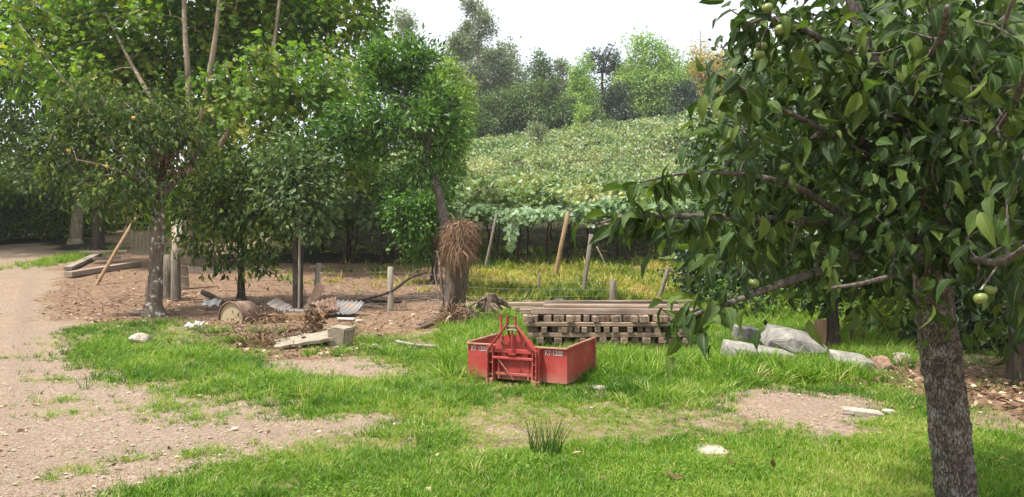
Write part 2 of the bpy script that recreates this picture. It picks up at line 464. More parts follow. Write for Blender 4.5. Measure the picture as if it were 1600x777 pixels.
def red_mat():
    m, nt, out = newmat('red_paint')
    tc = N(nt, 'ShaderNodeTexCoord'); v = tc.outputs['Object']
    n1 = noise(nt, v, 3.0, 6, 0.6); n2 = noise(nt, v, 26.0, 5, 0.7); n3 = noise(nt, v, 90.0, 3, 0.6)
    c = ramp(nt, n1, [(0.3, (0.27, 0.03, 0.026)), (0.5, (0.36, 0.045, 0.038)), (0.72, (0.4, 0.10, 0.085))])
    k = ramp(nt, n2, [(0.62, (0, 0, 0)), (0.72, (1, 1, 1))])
    c = mixc(nt, mathn(nt, 'MULTIPLY', k, 0.5), c, (0.5, 0.24, 0.19))
    n5 = noise(nt, v, 9.0, 7, 0.75)
    c = mixc(nt, mathn(nt, 'MULTIPLY', ramp(nt, n5, [(0.56, (0, 0, 0)), (0.6, (1, 1, 1))]), 0.75), c, (0.2, 0.085, 0.05))     # rust breaking through
    k2 = ramp(nt, n3, [(0.66, (0, 0, 0)), (0.72, (1, 1, 1))])
    c = mixc(nt, mathn(nt, 'MULTIPLY', k2, 0.7), c, (0.2, 0.09, 0.06))
    sx = N(nt, 'ShaderNodeSeparateXYZ'); nt.links.new(v, sx.inputs[0])
    mud = ramp(nt, mathn(nt, 'ADD', sx.outputs[2], mathn(nt, 'MULTIPLY', n1, 0.12)), [(0.1, (1, 1, 1)), (0.24, (0, 0, 0))])
    c = mixc(nt, mathn(nt, 'MULTIPLY', mud, 0.6), c, (0.33, 0.22, 0.15))   # mud splashed along the bottom edge
    principled(nt, out, c, 0.55, n2, 0.1, 0.01, 0.35)
    return m
M['red'] = red_mat()
M['red_edge'] = rust_mat('red_edge', (0.36, 0.07, 0.055), (0.38, 0.23, 0.15), 0.5, 0.1, 0.6)
M['letter'] = rust_mat('letter', (0.66, 0.6, 0.57), (0.5, 0.2, 0.17), 0.58, 0.0, 0.6)
M['wire'] = rust_mat('wire', (0.32, 0.31, 0.3), (0.25, 0.19, 0.15), 0.5, 0.6, 0.5)
def fruit_mat(name, a, b):
    m, nt, out = newmat(name)
    v = objcoord(nt, True)
    principled(nt, out, ramp(nt, noise(nt, v, 14, 4), [(0.35, a), (0.65, b)]), 0.4, spec=0.45)
    return m
M['fruit_green'] = fruit_mat('fruit_green', (0.12, 0.17, 0.045), (0.22, 0.25, 0.07))
M['fruit_orange'] = fruit_mat('fruit_orange', (0.55, 0.3, 0.04), (0.62, 0.4, 0.07))

def ground_mat():
    m, nt, out = newmat('ground_soil')
    tc = N(nt, 'ShaderNodeTexCoord'); v = tc.outputs['Object']
    def attr(n):
        a = N(nt, 'ShaderNodeAttribute', attribute_name=n); return a.outputs['Fac']
    nb = noise(nt, v, 0.7, 5, 0.6); nm = noise(nt, v, 3.5, 6, 0.65); nf = noise(nt, v, 38, 5, 0.7)
    vp = voro(nt, v, 40, 'F1', 'Color'); vd = voro(nt, v, 40)
    vp2 = voro(nt, v, 90, 'F1', 'Color'); vd2 = voro(nt, v, 90)
    sep = N(nt, 'ShaderNodeSeparateColor'); nt.links.new(vp, sep.inputs[0])
    sep2 = N(nt, 'ShaderNodeSeparateColor'); nt.links.new(vp2, sep2.inputs[0])
    # gravel and sand
    base = ramp(nt, mathn(nt, 'ADD', mathn(nt, 'MULTIPLY', nb, 0.5), mathn(nt, 'MULTIPLY', nm, 0.5)),
                [(0.3, (0.19, 0.125, 0.08)), (0.5, (0.28, 0.195, 0.132)), (0.7, (0.36, 0.27, 0.195))])
    peb = ramp(nt, sep.outputs[0], [(0, (0.16, 0.112, 0.075)), (0.45, (0.27, 0.195, 0.135)), (0.8, (0.35, 0.262, 0.19)), (1, (0.46, 0.39, 0.32))])
    peb2 = ramp(nt, sep2.outputs[0], [(0, (0.12, 0.08, 0.054)), (0.5, (0.26, 0.185, 0.13)), (1, (0.44, 0.36, 0.29))])
    km = ramp(nt, nm, [(0.42, (0, 0, 0)), (0.6, (1, 1, 1))])
    gravel = mixc(nt, mathn(nt, 'MULTIPLY', km, 0.75), mixc(nt, 0.55, base, peb2), peb)
    gravel = mixc(nt, mathn(nt, 'MULTIPLY', ramp(nt, noise(nt, v, 0.35, 4, 0.6), [(0.42, (0, 0, 0)), (0.62, (1, 1, 1))]), 0.45), gravel, mixc(nt, 0.5, peb, (0.2, 0.175, 0.16)))
    ta = N(nt, 'ShaderNodeAttribute', attribute_name='z_track')
    gravel = mixc(nt, mathn(nt, 'MULTIPLY', ramp(nt, mathn(nt, 'ADD', ta.outputs['Fac'], mathn(nt, 'MULTIPLY', mathn(nt, 'SUBTRACT', nm, .5), .8)), [(0.35, (0, 0, 0)), (0.75, (1, 1, 1))]), .55), gravel, mixc(nt, .5, peb2, (0.2, 0.155, 0.12)))
    # leaf litter soil
    lit = ramp(nt, mathn(nt, 'ADD', mathn(nt, 'MULTIPLY', nf, 0.6), mathn(nt, 'MULTIPLY', nm, 0.4)),
               [(0.32, (0.10, 0.064, 0.042)), (0.5, (0.21, 0.135, 0.09)), (0.68, (0.35, 0.25, 0.175))])
    lit = mixc(nt, mathn(nt, 'MULTIPLY', sep.outputs[1], 0.3), lit, (0.22, 0.125, 0.08))
    # soil under the grass
    soil = ramp(nt, nm, [(0.3, (0.13, 0.10, 0.055)), (0.5, (0.23, 0.175, 0.105)), (0.7, (0.35, 0.26, 0.185))])
    dark = (0.036, 0.031, 0.018)  # wood floor tone, also shade under the vines painted into the soil
    br = mathn(nt, 'MULTIPLY', mathn(nt, 'SUBTRACT', nm, 0.5), 1.1)
    def soft(n):
        return ramp(nt, mathn(nt, 'ADD', attr(n), br), [(0.4, (0, 0, 0)), (0.6, (1, 1, 1))])
    c = mixc(nt, soft('z_gravel'), soil, gravel)
    c = mixc(nt, soft('z_litter'), c, lit)
    c = mixc(nt, soft('z_wood_shade'), c, dark)
    hgt = mathn(nt, 'ADD', mathn(nt, 'MULTIPLY', vd, -0.5), mathn(nt, 'ADD', mathn(nt, 'MULTIPLY', vd2, -0.35), nf))
    principled(nt, out, c, 0.95, hgt, 0.8, 0.03, 0.15)
    return m
M['ground'] = ground_mat()

# ------------------------------------------------------------------ zones of the yard
ROAD = wpoly([(-700, 1000), (-500, 560), (-160, 440), (-40, 398), (5, 385), (60, 379), (104, 381), (118, 391), (104, 420), (88, 450),
              (80, 480), (95, 520), (140, 560), (170, 582), (290, 607), (380, 640), (480, 648), (540, 646), (600, 650), (625, 658),
              (590, 674), (520, 690), (470, 702), (450, 722), (330, 737), (205, 780), (100, 950), (0, 1400), (-1500, 1400)])
BARE = [wpoly(p) for p in (
    [(385, 566), (500, 558), (610, 562), (618, 590), (500, 594), (420, 586)],
    [(762, 674), (820, 660), (836, 676), (826, 694), (775, 702)],
    [(1105, 622), (1200, 606), (1340, 614), (1375, 640), (1330, 700), (1250, 694), (1225, 656), (1130, 640)],
    [(1065, 662), (1115, 660), (1135, 690), (1080, 690)],
    [(640, 682), (690, 664), (720, 662), (710, 676), (660, 694)],
    [(760, 585), (820, 590), (815, 612), (770, 608)],
    [(905, 598), (960, 598), (960, 612), (905, 612)])]
LITTER = [wpoly(p) for p in (
    [(104, 420), (135, 396), (200, 393), (430, 402), (560, 405), (705, 412), (720, 515), (640, 520), (575, 545), (545, 566), (420, 568), (330, 548), (280, 508), (130, 506), (70, 500)],
    [(1320, 574), (1420, 570), (1750, 570), (1800, 700), (1600, 668), (1480, 634), (1390, 612)])]
WOODS = [wpoly([(-900, 420), (-300, 400), (-60, 382), (0, 372), (130, 372), (200, 388), (130, 394), (60, 378), (0, 384), (-60, 396), (-300, 430)])]
PATCHY = wpoly([(300, 640), (700, 620), (1000, 600), (1100, 610), (1120, 720), (900, 700), (700, 720), (460, 720)])
LUSH = [wpoly(p) for p in (
    [(118, 514), (250, 503), (300, 545), (360, 540), (420, 588), (500, 598), (620, 592), (640, 550), (720, 545), (760, 600), (745, 640), (480, 642), (320, 603), (190, 585), (150, 562)],
    [(735, 500), (800, 515), (1080, 545), (1140, 565), (1360, 585), (1340, 605), (1180, 600), (1060, 640), (930, 600), (740, 550)],
    [(200, 777), (330, 738), (450, 724), (640, 716), (700, 760), (640, 777)])]
VINE_UNDER = [(-8, 22.5), (-2, 20.0), (9.5, 19.5), (14, 24), (30, 40), (-14, 46), (-11, 30)]

def canopy_gap(x, y):
    # bare terrace bank where the trellis is interrupted
    return ((y > 61) & (y < 66.5) & (x > 9.6 + (y - 60) * .1) & (x < 15.5) & (vnoise(x, y, .6, 3) > .3))

def zones(x, y, jit=0.0, seed=0):
    if jit:
        r = np.random.default_rng(seed); j = jit * np.clip(y / 8, .5, 2.0)
        x = x + r.normal(0, 1, x.shape) * j; y = y + r.normal(0, 1, y.shape) * j
    wx = x + (fbm(x, y, 1.3, 21) - 0.5) * 0.9 * np.clip(y / 9, 0.4, 1.6)
    wy = y + (fbm(x, y, 1.3, 25) - 0.5) * 0.9 * np.clip(y / 9, 0.4, 1.6)
    z = {}
    z['road'] = inpoly(wx, wy, ROAD)
    b = z['road'].copy()
    for p in BARE: b |= inpoly(wx, wy, p)
    z['gravel'] = b
    l = np.zeros(x.shape, bool)
    for p in LITTER: l |= inpoly(wx, wy, p)
    z['litter'] = l & ~b
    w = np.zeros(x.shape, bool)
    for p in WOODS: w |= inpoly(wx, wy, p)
    w |= (y > 24) & inpoly(wx, wy, VINE_UNDER) & (y > 29.5)  # shade below the near trellis, painted as dark soil
    w |= (y > 44) & (y < 101) & (x > -14) & ~canopy_gap(x, y)  # same painted shade under the hillside canopy
    z['wood'] = w  # wood floor together with the painted vineyard shade
    lu = np.zeros(x.shape, bool)
    for p in LUSH: lu |= inpoly(wx, wy, p)
    z['lush'] = lu
    z['patchy'] = inpoly(wx, wy, PATCHY)
    z['vine'] = inpoly(wx, wy, VINE_UNDER)
    return z

def lines(segs):
    out = []
    for a, b, s in segs: out += list(np.arange(a, b, s))
    return np.array(sorted(set(np.round(out, 4))))
gx = lines([(-900, -200, 100), (-200, -60, 12), (-60, -16, 2), (-16, 16, 0.14), (16, 60, 2), (60, 200, 12), (200, 901, 100)])
gy = lines([(-500, -20, 60), (-20, 2, 1.0), (2, 24, 0.14), (24, 60, 0.6), (60, 160, 4), (160, 400, 20), (400, 2001, 200)])
XX, YY = np.meshgrid(gx, gy)
ZZ = H(XX, YY)
nx, ny = len(gx), len(gy)
V = np.stack([XX.ravel(), YY.ravel(), ZZ.ravel()], 1)
ii = (np.arange(ny - 1)[:, None] * nx + np.arange(nx - 1)[None]).ravel()
F = np.stack([ii, ii + 1, ii + nx + 1, ii + nx], 1)
me = mesh_np('ground', V, [F], smooth=True)
Zg = {}
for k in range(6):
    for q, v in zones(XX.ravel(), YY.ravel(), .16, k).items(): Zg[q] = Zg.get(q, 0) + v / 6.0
for n, k in (('z_gravel', 'gravel'), ('z_litter', 'litter'), ('z_wood_shade', 'wood')):
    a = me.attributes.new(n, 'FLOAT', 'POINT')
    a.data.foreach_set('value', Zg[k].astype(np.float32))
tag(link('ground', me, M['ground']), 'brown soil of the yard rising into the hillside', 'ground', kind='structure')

TRACKS = [[(G(*p).x, G(*p).y) for p in ln] for ln in (
    [(-40, 900), (20, 700), (40, 580), (40, 500), (45, 440), (50, 405), (55, 388)], [(-420, 900), (-240, 700), (-120, 580), (-60, 500), (-25, 440), (5, 405), (25, 388)],
    [(-40, 900), (120, 720), (330, 690), (600, 662)])]
def track(x, y):
    best = np.full(x.shape, 99.0)
    for ln in TRACKS:
        for (ax, ay), (bx_, by_) in zip(ln[:-1], ln[1:]):
            dx, dy = bx_ - ax, by_ - ay
            t = np.clip(((x - ax) * dx + (y - ay) * dy) / (dx * dx + dy * dy), 0, 1)
            best = np.minimum(best, np.hypot(x - ax - t * dx, y - ay - t * dy))
    return np.clip(1 - best / .38, 0, 1)
a = me.attributes.new('z_track', 'FLOAT', 'POINT'); a.data.foreach_set('value', track(XX.ravel(), YY.ravel()).astype(np.float32))

# the gravel road as a sheet of its own a few millimetres up
cx0, cx1 = np.searchsorted(gx, -15.9), np.searchsorted(gx, 5); cy0, cy1 = np.searchsorted(gy, 1.6), np.searchsorted(gy, 44)
RX, RY, rz = XX[cy0:cy1, cx0:cx1], YY[cy0:cy1, cx0:cx1], ZZ[cy0:cy1, cx0:cx1] + 0.005
rm = inpoly((RX + (fbm(RX, RY, 1.3, 21) - 0.5) * 0.9 * np.clip(RY / 9, .4, 1.6)).ravel(), (RY + (fbm(RX, RY, 1.3, 25) - 0.5) * 0.9 * np.clip(RY / 9, .4, 1.6)).ravel(), ROAD).reshape(RX.shape)
def erode(m):
    q = m.copy(); q[1:] &= m[:-1]; q[:-1] &= m[1:]; q[:, 1:] &= m[:, :-1]; q[:, :-1] &= m[:, 1:]; return q
rm = erode(erode(rm))
rz = np.where(erode(rm), rz, rz - 0.015)                    # rim dips below the soil
nr = RX.shape[1]
fi = (np.arange(RX.shape[0] - 1)[:, None] * nr + np.arange(nr - 1)[None])
keep = rm[:-1, :-1] & rm[1:, :-1] & rm[:-1, 1:] & rm[1:, 1:]
fi = fi[keep]
Fq = np.stack([fi, fi + 1, fi + nr + 1, fi + nr], 1)
used = np.unique(Fq); remap = np.zeros(RX.size, int); remap[used] = np.arange(len(used))
Vr = np.stack([RX.ravel(), RY.ravel(), rz.ravel()], 1)[used]
me = mesh_np('gravel_road', Vr, [remap[Fq]], smooth=True)
a = me.attributes.new('z_gravel', 'FLOAT', 'POINT'); a.data.foreach_set('value', np.full(len(Vr), 1.6, np.float32))
a = me.attributes.new('z_track', 'FLOAT', 'POINT'); a.data.foreach_set('value', track(Vr[:, 0], Vr[:, 1]).astype(np.float32))
for n in ('z_litter', 'z_wood_shade'):
    a = me.attributes.new(n, 'FLOAT', 'POINT'); a.data.foreach_set('value', np.full(len(Vr), -1.0, np.float32))
tag(link('gravel_road', me, M['ground']), 'beige gravel farm road curving up beside the trees', 'road', kind='structure')

# ------------------------------------------------------------------ leaves and trees
def unit(a):
    return a / (np.linalg.norm(a, axis=-1, keepdims=True) + 1e-9)

LEAF = {
    'diamond': (np.array([(0, 0, 0), (.45, .3, .06), (1, 0, -.1), (.45, -.3, .06)]), [np.array([(0, 1, 2), (0, 2, 3)])]),
    'narrow': (np.array([(0, 0, 0), (.45, .18, .04), (1, 0, -.12), (.45, -.18, .04)]), [np.array([(0, 1, 2), (0, 2, 3)])]),
    'lobed': (np.array([(0, 0, 0), (.05, .42, .05), (.42, .25, .04), (.6, .55, -.04), (1, 0, -.12), (.6, -.55, -.04), (.42, -.25, .04), (.05, -.42, .05)]),
              [np.array([(0, 1, 2), (0, 2, 4), (0, 4, 6), (0, 6, 7), (2, 3, 4), (4, 5, 6)])]),
    'ovate': (np.array([(0, 0, 0), (.12, .13, .03), (.38, .25, .05), (.65, .2, .0), (.86, .085, -.1), (1, 0, -.2),
                        (.86, -.085, -.1), (.65, -.2, .0), (.38, -.25, .05), (.12, -.13, .03), (.38, 0, 0.0), (.65, 0, -.06), (.86, 0, -.14), (.12, 0, 0)]),
              [np.array([(0, 1, 13, 13), (13, 1, 2, 10), (10, 2, 3, 11), (11, 3, 4, 12), (12, 4, 5, 5), (0, 13, 9, 9), (13, 10, 8, 9), (10, 11, 7, 8), (11, 12, 6, 7), (12, 5, 6, 6)])]),
}
# ovate: triangles and quads kept apart
_o = LEAF['ovate'][1][0]
LEAF['ovate'] = (LEAF['ovate'][0], [np.array([f[:3] for f in _o if f[2] == f[3]]), np.array([f for f in _o if f[2] != f[3]])])

def leaf_geo(pos, d, nrm, size, shape, tint, vary=False):
    T, Fs = LEAF[shape]
    d = unit(d); s = unit(np.cross(nrm, d)); n = np.cross(d, s)
    k = len(T); cnt = len(pos)
    sz = size[:, None, None]
    V = pos[:, None, :] + sz * (T[None, :, 0:1] * d[:, None] + T[None, :, 1:2] * s[:, None] + T[None, :, 2:3] * n[:, None])
    if vary:                                     # every leaf curls, folds and twists its own way
        r = np.random.default_rng(cnt)
        u, v = T[None, :, 0], T[None, :, 1]
        curl = r.uniform(-.15, .6, (cnt, 1)); fold = r.uniform(-.1, .7, (cnt, 1)); wid = r.uniform(-.25, .2, (cnt, 1)); tw = r.normal(0, .35, (cnt, 1)); bend = r.normal(0, .12, (cnt, 1))
        w = -curl * u ** 2 + fold * np.abs(v) + tw * u * v + .035 * np.sin(9 * u + 20 * tw) * (np.abs(v) > .05)
        V = V + sz * (w[..., None] * n[:, None] + (v * wid + bend * u ** 2)[..., None] * s[:, None])
    F = [(f[None] + (np.arange(cnt) * k)[:, None, None]).reshape(-1, f.shape[1]) for f in Fs]
    return V.reshape(-1, 3), F, np.repeat(tint, k)

RIB = np.array([1, 0, 0, 0, 0, 1, 0, 0, 0, 0, 1, 1, 1, 1], np.float32)
def add_rib(me):
    a = me.attributes.new('rib', 'FLOAT', 'POINT'); a.data.foreach_set('value', np.tile(RIB, len(me.vertices) // 14))

def leaf_obj(name, pos, d, nrm, size, shape, tint, mat, parent=None, off=(0, 0, 0), smooth=False):
    V, F, t = leaf_geo(pos, d, nrm, size, shape, tint, shape == 'ovate')
    me = mesh_np(name, V - np.array(off), F, t, smooth)
    if shape == 'ovate': add_rib(me)
    o = link(name, me, mat, parent)
    return o

def cluster_leaves(tips, centre, n, spread, size, droop=0.4, up=0.8, rng=RNG, tbase=0.5, tvar=0.35, flat=1.0):
    """n leaves round each tip"""
    P = np.repeat(np.asarray(tips), n, axis=0)
    k = len(P)
    off = rng.normal(0, 1, (k, 3)) * spread
    off[:, 2] *= flat
    pos = P + off
    out = unit(P - np.asarray(centre)[None])
    d = unit(off) * 0.7 + out * 0.5 + rng.normal(0, 0.5, (k, 3)); d[:, 2] -= droop
    nr = rng.normal(0, 0.55, (k, 3)) + out * 0.35; nr[:, 2] += up
    sz = size * rng.uniform(0.55, 1.3, k)
    tt = np.repeat(rng.normal(tbase, tvar * 0.5, len(tips)), n) + rng.normal(0, tvar * 0.5, k)
    return pos, d, nr, sz, np.clip(tt, 0, 0.96)

def sample_lobes(lobes, ntips, rng=RNG, shell=0.55):
    """lobes: (centre, (rx,ry,rz)); tips mostly toward the outside of every lobe"""
    vol = np.array([l[1][0] * l[1][1] * l[1][2] for l in lobes]) ** 0.75
    cnt = np.maximum(3, (ntips * vol / vol.sum())).astype(int)
    out = []
    for (c, r), n in zip(lobes, cnt):
        u = unit(rng.normal(0, 1, (n, 3)))
        rad = shell + (1 - shell) * rng.random(n) ** 0.7
        rad *= 0.5 + 0.95 * vnoise(u[:, 0] * 2 + c[0] + u[:, 1], u[:, 2] * 2 + u[:, 1] + c[2], 1.7, 5)
        out.append(np.array(c) + u * rad[:, None] * np.array(r))
    return np.concatenate(out)

def grow(mb, skel, tips, r0=0.03, step=0.5, rng=RNG, rtip=0.006, sag=0.06):
    """tie every tip to the nearest wood with a curved tapered branch"""
    sk = np.array(skel, float)
    d0 = np.array([np.min(np.linalg.norm(sk - t, axis=1)) for t in tips])
    for i in np.argsort(d0):
        t = tips[i]
        dist = np.linalg.norm(sk - t, axis=1)
        low = np.where(sk[:, 2] > t[2] + 0.3, 0.4, 0)          # prefer to rise out of lower wood
        j = np.argmin(dist + low)
        a = sk[j]; L = dist[j]
        if L < 0.08: continue
        n = max(2, int(L / step) + 1)
        k = np.linspace(0, 1, n + 1)[:, None]
        p = a + (t - a) * k
        p[:, 2] += np.sin(k[:, 0] * math.pi) * L * sag
        p[1:-1] += rng.normal(0, 0.05 * L, (n - 1, 3)) if n > 1 else 0
        r = min(r0, 0.25 * r0 + 0.018 * L) 
        mb.tube([tuple(q) for q in p], [r + (rtip - r) * q for q in k[:, 0]], 5, cap=False)
        sk = np.concatenate([sk, p[1:]])
    return sk

def limb(mb, pts, r0, r1, n=10, wob=0.12, sub=4):
    """tapered limb through control points, returns its centre line"""
    P = [Vector(p) for p in pts]; out = []
    for i in range(len(P) - 1):
        p0 = P[max(i - 1, 0)]; p1 = P[i]; p2 = P[i + 1]; p3 = P[min(i + 2, len(P) - 1)]
        for s in range(sub):
            t = s / sub
            out.append(0.5 * ((2 * p1) + (p2 - p0) * t + (2 * p0 - 5 * p1 + 4 * p2 - p3) * t * t + (3 * p1 - p0 - 3 * p2 + p3) * t ** 3))
    out.append(P[-1])
    m = len(out) - 1
    rad = [r0 + (r1 - r0) * (i / m) ** 0.8 for i in range(m + 1)]
    mb.tube(out, rad, n, True, wob)
    return [tuple(p) for p in out]

def tree(name, label, cat, base, limbs, lobes, ntips, nleaf, spread, size, shape, leafmat, bark, group=None, r0=0.03,
         droop=0.4, up=0.8, shell=0.5, flare=True, tbase=0.45, tvar=0.4, seed=None, trunk_n=10, twig=True, flat=1.0, wob=0.12):
    rng = np.random.default_rng(seed if seed is not None else random.randint(0, 99999))
    base = Vector(base)
    root = empty(name, base, label, cat, group)
    mb = MB(); sk = []
    for i, (pts, ra, rb) in enumerate(limbs):
        c = limb(mb, pts, ra, rb, trunk_n, wob)
        if i == 0 and flare:
            p = Vector(pts[0])
            mb.tube([p + Vector((0, 0, -0.15)), p + Vector((0, 0, 0.03)), p + Vector((0, 0, 0.25))], [ra * 1.5, ra * 1.25, ra * 1.0], trunk_n, False, 0.2)
            c = c[len(c) // 3:]
        sk += c
    tips = sample_lobes(lobes, ntips, rng, shell)
    ok = tips[:, 2] > H(tips[:, 0], tips[:, 1]) + 0.25
    tips = tips[ok]
    if twig: grow(mb, sk, tips, r0, rng=rng)
    mb.build('trunk', M[bark], root, smooth=True, off=base)
    cen = np.mean([l[0] for l in lobes], axis=0)
    pos, d, nr, sz, tt = cluster_leaves(tips, cen, nleaf, spread, size, droop, up, rng, tbase, tvar, flat)
    g = pos[:, 2] > H(pos[:, 0], pos[:, 1]) + 0.05
    o = leaf_obj('crown', pos[g], d[g], nr[g], sz[g], shape, tt[g], M[leafmat], root, base)
    o['kind'] = 'stuff'
    return root, tips

def L(px, py, Y, rx, ry=None, rz=None):
    """crown lobe at a photo position and distance, radii in metres"""
    return (tuple(at(px, py, Y)), (rx, ry or rx, rz or rx))

# ================================================================== LEFT SIDE TREES
# plane trees over the road
b = G(292, 436)
Yp = b.y + 3
b = Vector((at(292, 430, Yp).x, Yp, h1(at(292, 430, Yp).x, Yp)))
tree('plane_tree', 'tall plane tree with pale forked limbs and big light green crown behind the junk heap', 'tree', b,
     [([b, at(296, 330, Yp), at(300, 245, Yp - 1), at(294, 120, Yp - 1.3), at(288, 0, Yp - 1.3), at(300, -160, Yp - 1)], 0.22, 0.05),
      ([at(300, 260, Yp), at(318, 170, Yp - 1.2), at(335, 70, Yp - 1.7), at(352, -60, Yp - 1.5), at(380, -180, Yp - 1)], 0.15, 0.04),
      ([at(298, 280, Yp), at(370, 190, Yp - 1), at(425, 80, Yp - 1.5), at(440, -60, Yp - 1.2)], 0.13, 0.04),
      ([at(300, 260, Yp), at(240, 160, Yp - 1.5), at(200, 90, Yp - 1.4), at(165, 20, Yp - 1.2)], 0.12, 0.03),
      ([at(425, 100, Yp - 2.2), at(520, 70, Yp), at(590, 20, Yp)], 0.06, 0.025)],
     [L(290, -20, Yp + 1, 2.6), L(420, 40, Yp + .5, 2.4, 2.4, 1.7), L(480, 130, Yp - 2.5, 1.9, 1.8, 1.3), L(530, 160, Yp - 2.5, 1.3, 1.2, 1.0), L(430, 120, Yp - 3, 1.2, 1.0, .8), L(520, 40, Yp, 1.9, 1.9, 1.4), L(380, 150, Yp - 1.0, 1.7, 1.5, 1.2),
      L(450, 210, Yp - 1.5, 1.6, 1.4, 1.0), L(350, 50, Yp + .5, 1.6), L(200, 30, Yp, 2.2), L(150, 110, Yp - .5, 1.8), L(400, -80, Yp, 2.8), L(550, -40, Yp, 1.7), L(230, 130, Yp + 1, 1.5),
      L(540, 240, Yp, 1.3, 1.3, 1.0), L(360, 250, Yp + 1, 1.4), L(110, 20, Yp, 1.8), L(60, 90, Yp, 1.6), L(470, -30, Yp + 2, 2.2), L(320, 160, Yp + 2, 2.0)],
     820, 36, 0.30, 0.21, 'lobed', 'leaf_plane', 'bark_pale', 'plane trees by the road', 0.045, seed=11, tbase=0.5, tvar=0.55)
for i, (px, py, Y, lobes, lab) in enumerate((
        (118, 385, 37, [(20, 40, 3.2), (110, 60, 3.0), (-60, 120, 3.0), (60, 170, 2.4), (150, 160, 2.2), (30, 240, 2.0), (190, -20, 3.0)],
         'leafy plane tree beyond the road bend, crown hanging over the gravel'),
        (-190, 395, 33, [(-150, 0, 3.4), (-60, 20, 3.0), (-220, 120, 3.0), (-90, 150, 2.6), (-20, 200, 1.8), (-40, -80, 3)],
         'plane tree on the left verge of the gravel road with yellowing leaves'),
        (205, 388, 42, [(240, 60, 3.4), (330, 100, 3.2), (170, 130, 3), (280, 190, 2.8), (400, 60, 3), (210, 230, 2.2), (360, -40, 3.4)],
         'broad green tree standing behind the old posts at the vineyard edge'))):
    x = at(px, py, Y).x
    b = Vector((x, Y, h1(x, Y)))
    tree('plane_tree', lab, 'tree', b,
         [([b, at(px + 6, 280, Y), at(px + 20, 150, Y), at(px + 40, 0, Y)], 0.3, 0.06), ([at(px + 6, 290, Y), at(px + 70, 160, Y), at(px + 110, 30, Y)], 0.18, 0.05),
          ([at(px + 6, 280, Y), at(px - 50, 160, Y), at(px - 80, 40, Y)], 0.16, 0.05)],
         [L(q[0], q[1], Y + random.uniform(-2, 2), q[2]) for q in lobes], 300, 34, 0.42, 0.3, 'diamond', 'leaf_plane', 'bark_pale', 'plane trees by the road', 0.05, seed=20 + i, tbase=0.38 + 0.06 * i, tvar=0.5)

# dark tree by the road bend
b = G(154, 396)
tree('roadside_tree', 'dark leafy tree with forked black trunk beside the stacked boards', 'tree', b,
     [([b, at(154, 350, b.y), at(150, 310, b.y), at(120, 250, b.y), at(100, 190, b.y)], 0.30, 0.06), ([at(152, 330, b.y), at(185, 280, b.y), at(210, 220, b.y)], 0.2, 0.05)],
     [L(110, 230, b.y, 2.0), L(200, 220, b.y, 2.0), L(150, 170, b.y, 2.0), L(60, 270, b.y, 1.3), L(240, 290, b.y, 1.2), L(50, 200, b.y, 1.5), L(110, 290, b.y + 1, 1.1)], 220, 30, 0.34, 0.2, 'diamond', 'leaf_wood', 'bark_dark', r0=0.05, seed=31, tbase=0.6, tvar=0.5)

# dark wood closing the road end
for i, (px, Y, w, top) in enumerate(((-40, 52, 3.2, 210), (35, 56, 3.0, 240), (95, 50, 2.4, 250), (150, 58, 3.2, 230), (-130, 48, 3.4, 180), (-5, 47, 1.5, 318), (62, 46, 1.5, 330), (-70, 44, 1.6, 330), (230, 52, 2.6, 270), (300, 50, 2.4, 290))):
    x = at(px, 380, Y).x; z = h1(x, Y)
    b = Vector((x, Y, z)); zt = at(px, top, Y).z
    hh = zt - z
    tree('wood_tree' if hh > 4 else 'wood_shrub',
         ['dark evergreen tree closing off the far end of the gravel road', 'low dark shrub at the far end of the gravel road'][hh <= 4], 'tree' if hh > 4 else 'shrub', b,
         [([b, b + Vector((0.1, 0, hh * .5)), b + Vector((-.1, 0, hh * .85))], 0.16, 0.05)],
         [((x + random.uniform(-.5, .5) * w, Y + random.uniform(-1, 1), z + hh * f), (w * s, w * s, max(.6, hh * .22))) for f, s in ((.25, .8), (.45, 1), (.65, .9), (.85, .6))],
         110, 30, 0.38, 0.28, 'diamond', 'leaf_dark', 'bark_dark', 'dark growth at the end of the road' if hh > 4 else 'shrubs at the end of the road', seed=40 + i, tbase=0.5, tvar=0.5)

# low thicket hiding the ground beyond the road bend
for i, (px, Y, w, hh) in enumerate(((-190, 30, 2.2, 3.4), (-120, 34, 2.2, 3.6), (-60, 37.5, 2.0, 3.6), (-15, 39, 1.9, 4.0), (25, 39.6, 1.8, 3.6), (62, 40, 1.8, 4.0), (100, 39.6, 1.7, 3.8), (-240, 27, 2.2, 3.4), (-40, 41.5, 2.2, 5.5), (40, 43, 2.2, 5.5), (110, 42, 2.2, 5.5), (135, 40, 1.6, 3.0), (180, 44, 1.8, 2.8), (232, 43, 1.8, 2.8), (285, 42, 1.8, 2.6), (340, 44, 1.8, 2.8), (395, 43, 1.8, 2.6), (450, 45, 1.8, 2.8))):
    x = at(px, 380, Y).x; z = h1(x, Y); b = Vector((x, Y, z))
    tree('thicket_shrub', 'bushy shrub in the dark thicket behind the road bend and boards', 'shrub', b, [([b, b + Vector((.1, 0, hh * .4)), b + Vector((0, 0, hh * .8))], .07, .03)],
         [((x + R0 * w * .5, Y, z + hh * f), (w * .75, w * .6, hh * .3)) for f, R0 in ((.15, -.8), (.15, .8), (.35, .2), (.55, -.5), (.75, .3))], 130, 26, .26, .2, 'diamond', ['leaf_plane', 'leaf_wood', 'leaf_plane'][i % 3], 'bark_dark', 'thicket behind the road bend', seed=240 + i, tbase=.45, tvar=.6, trunk_n=6, flare=False)

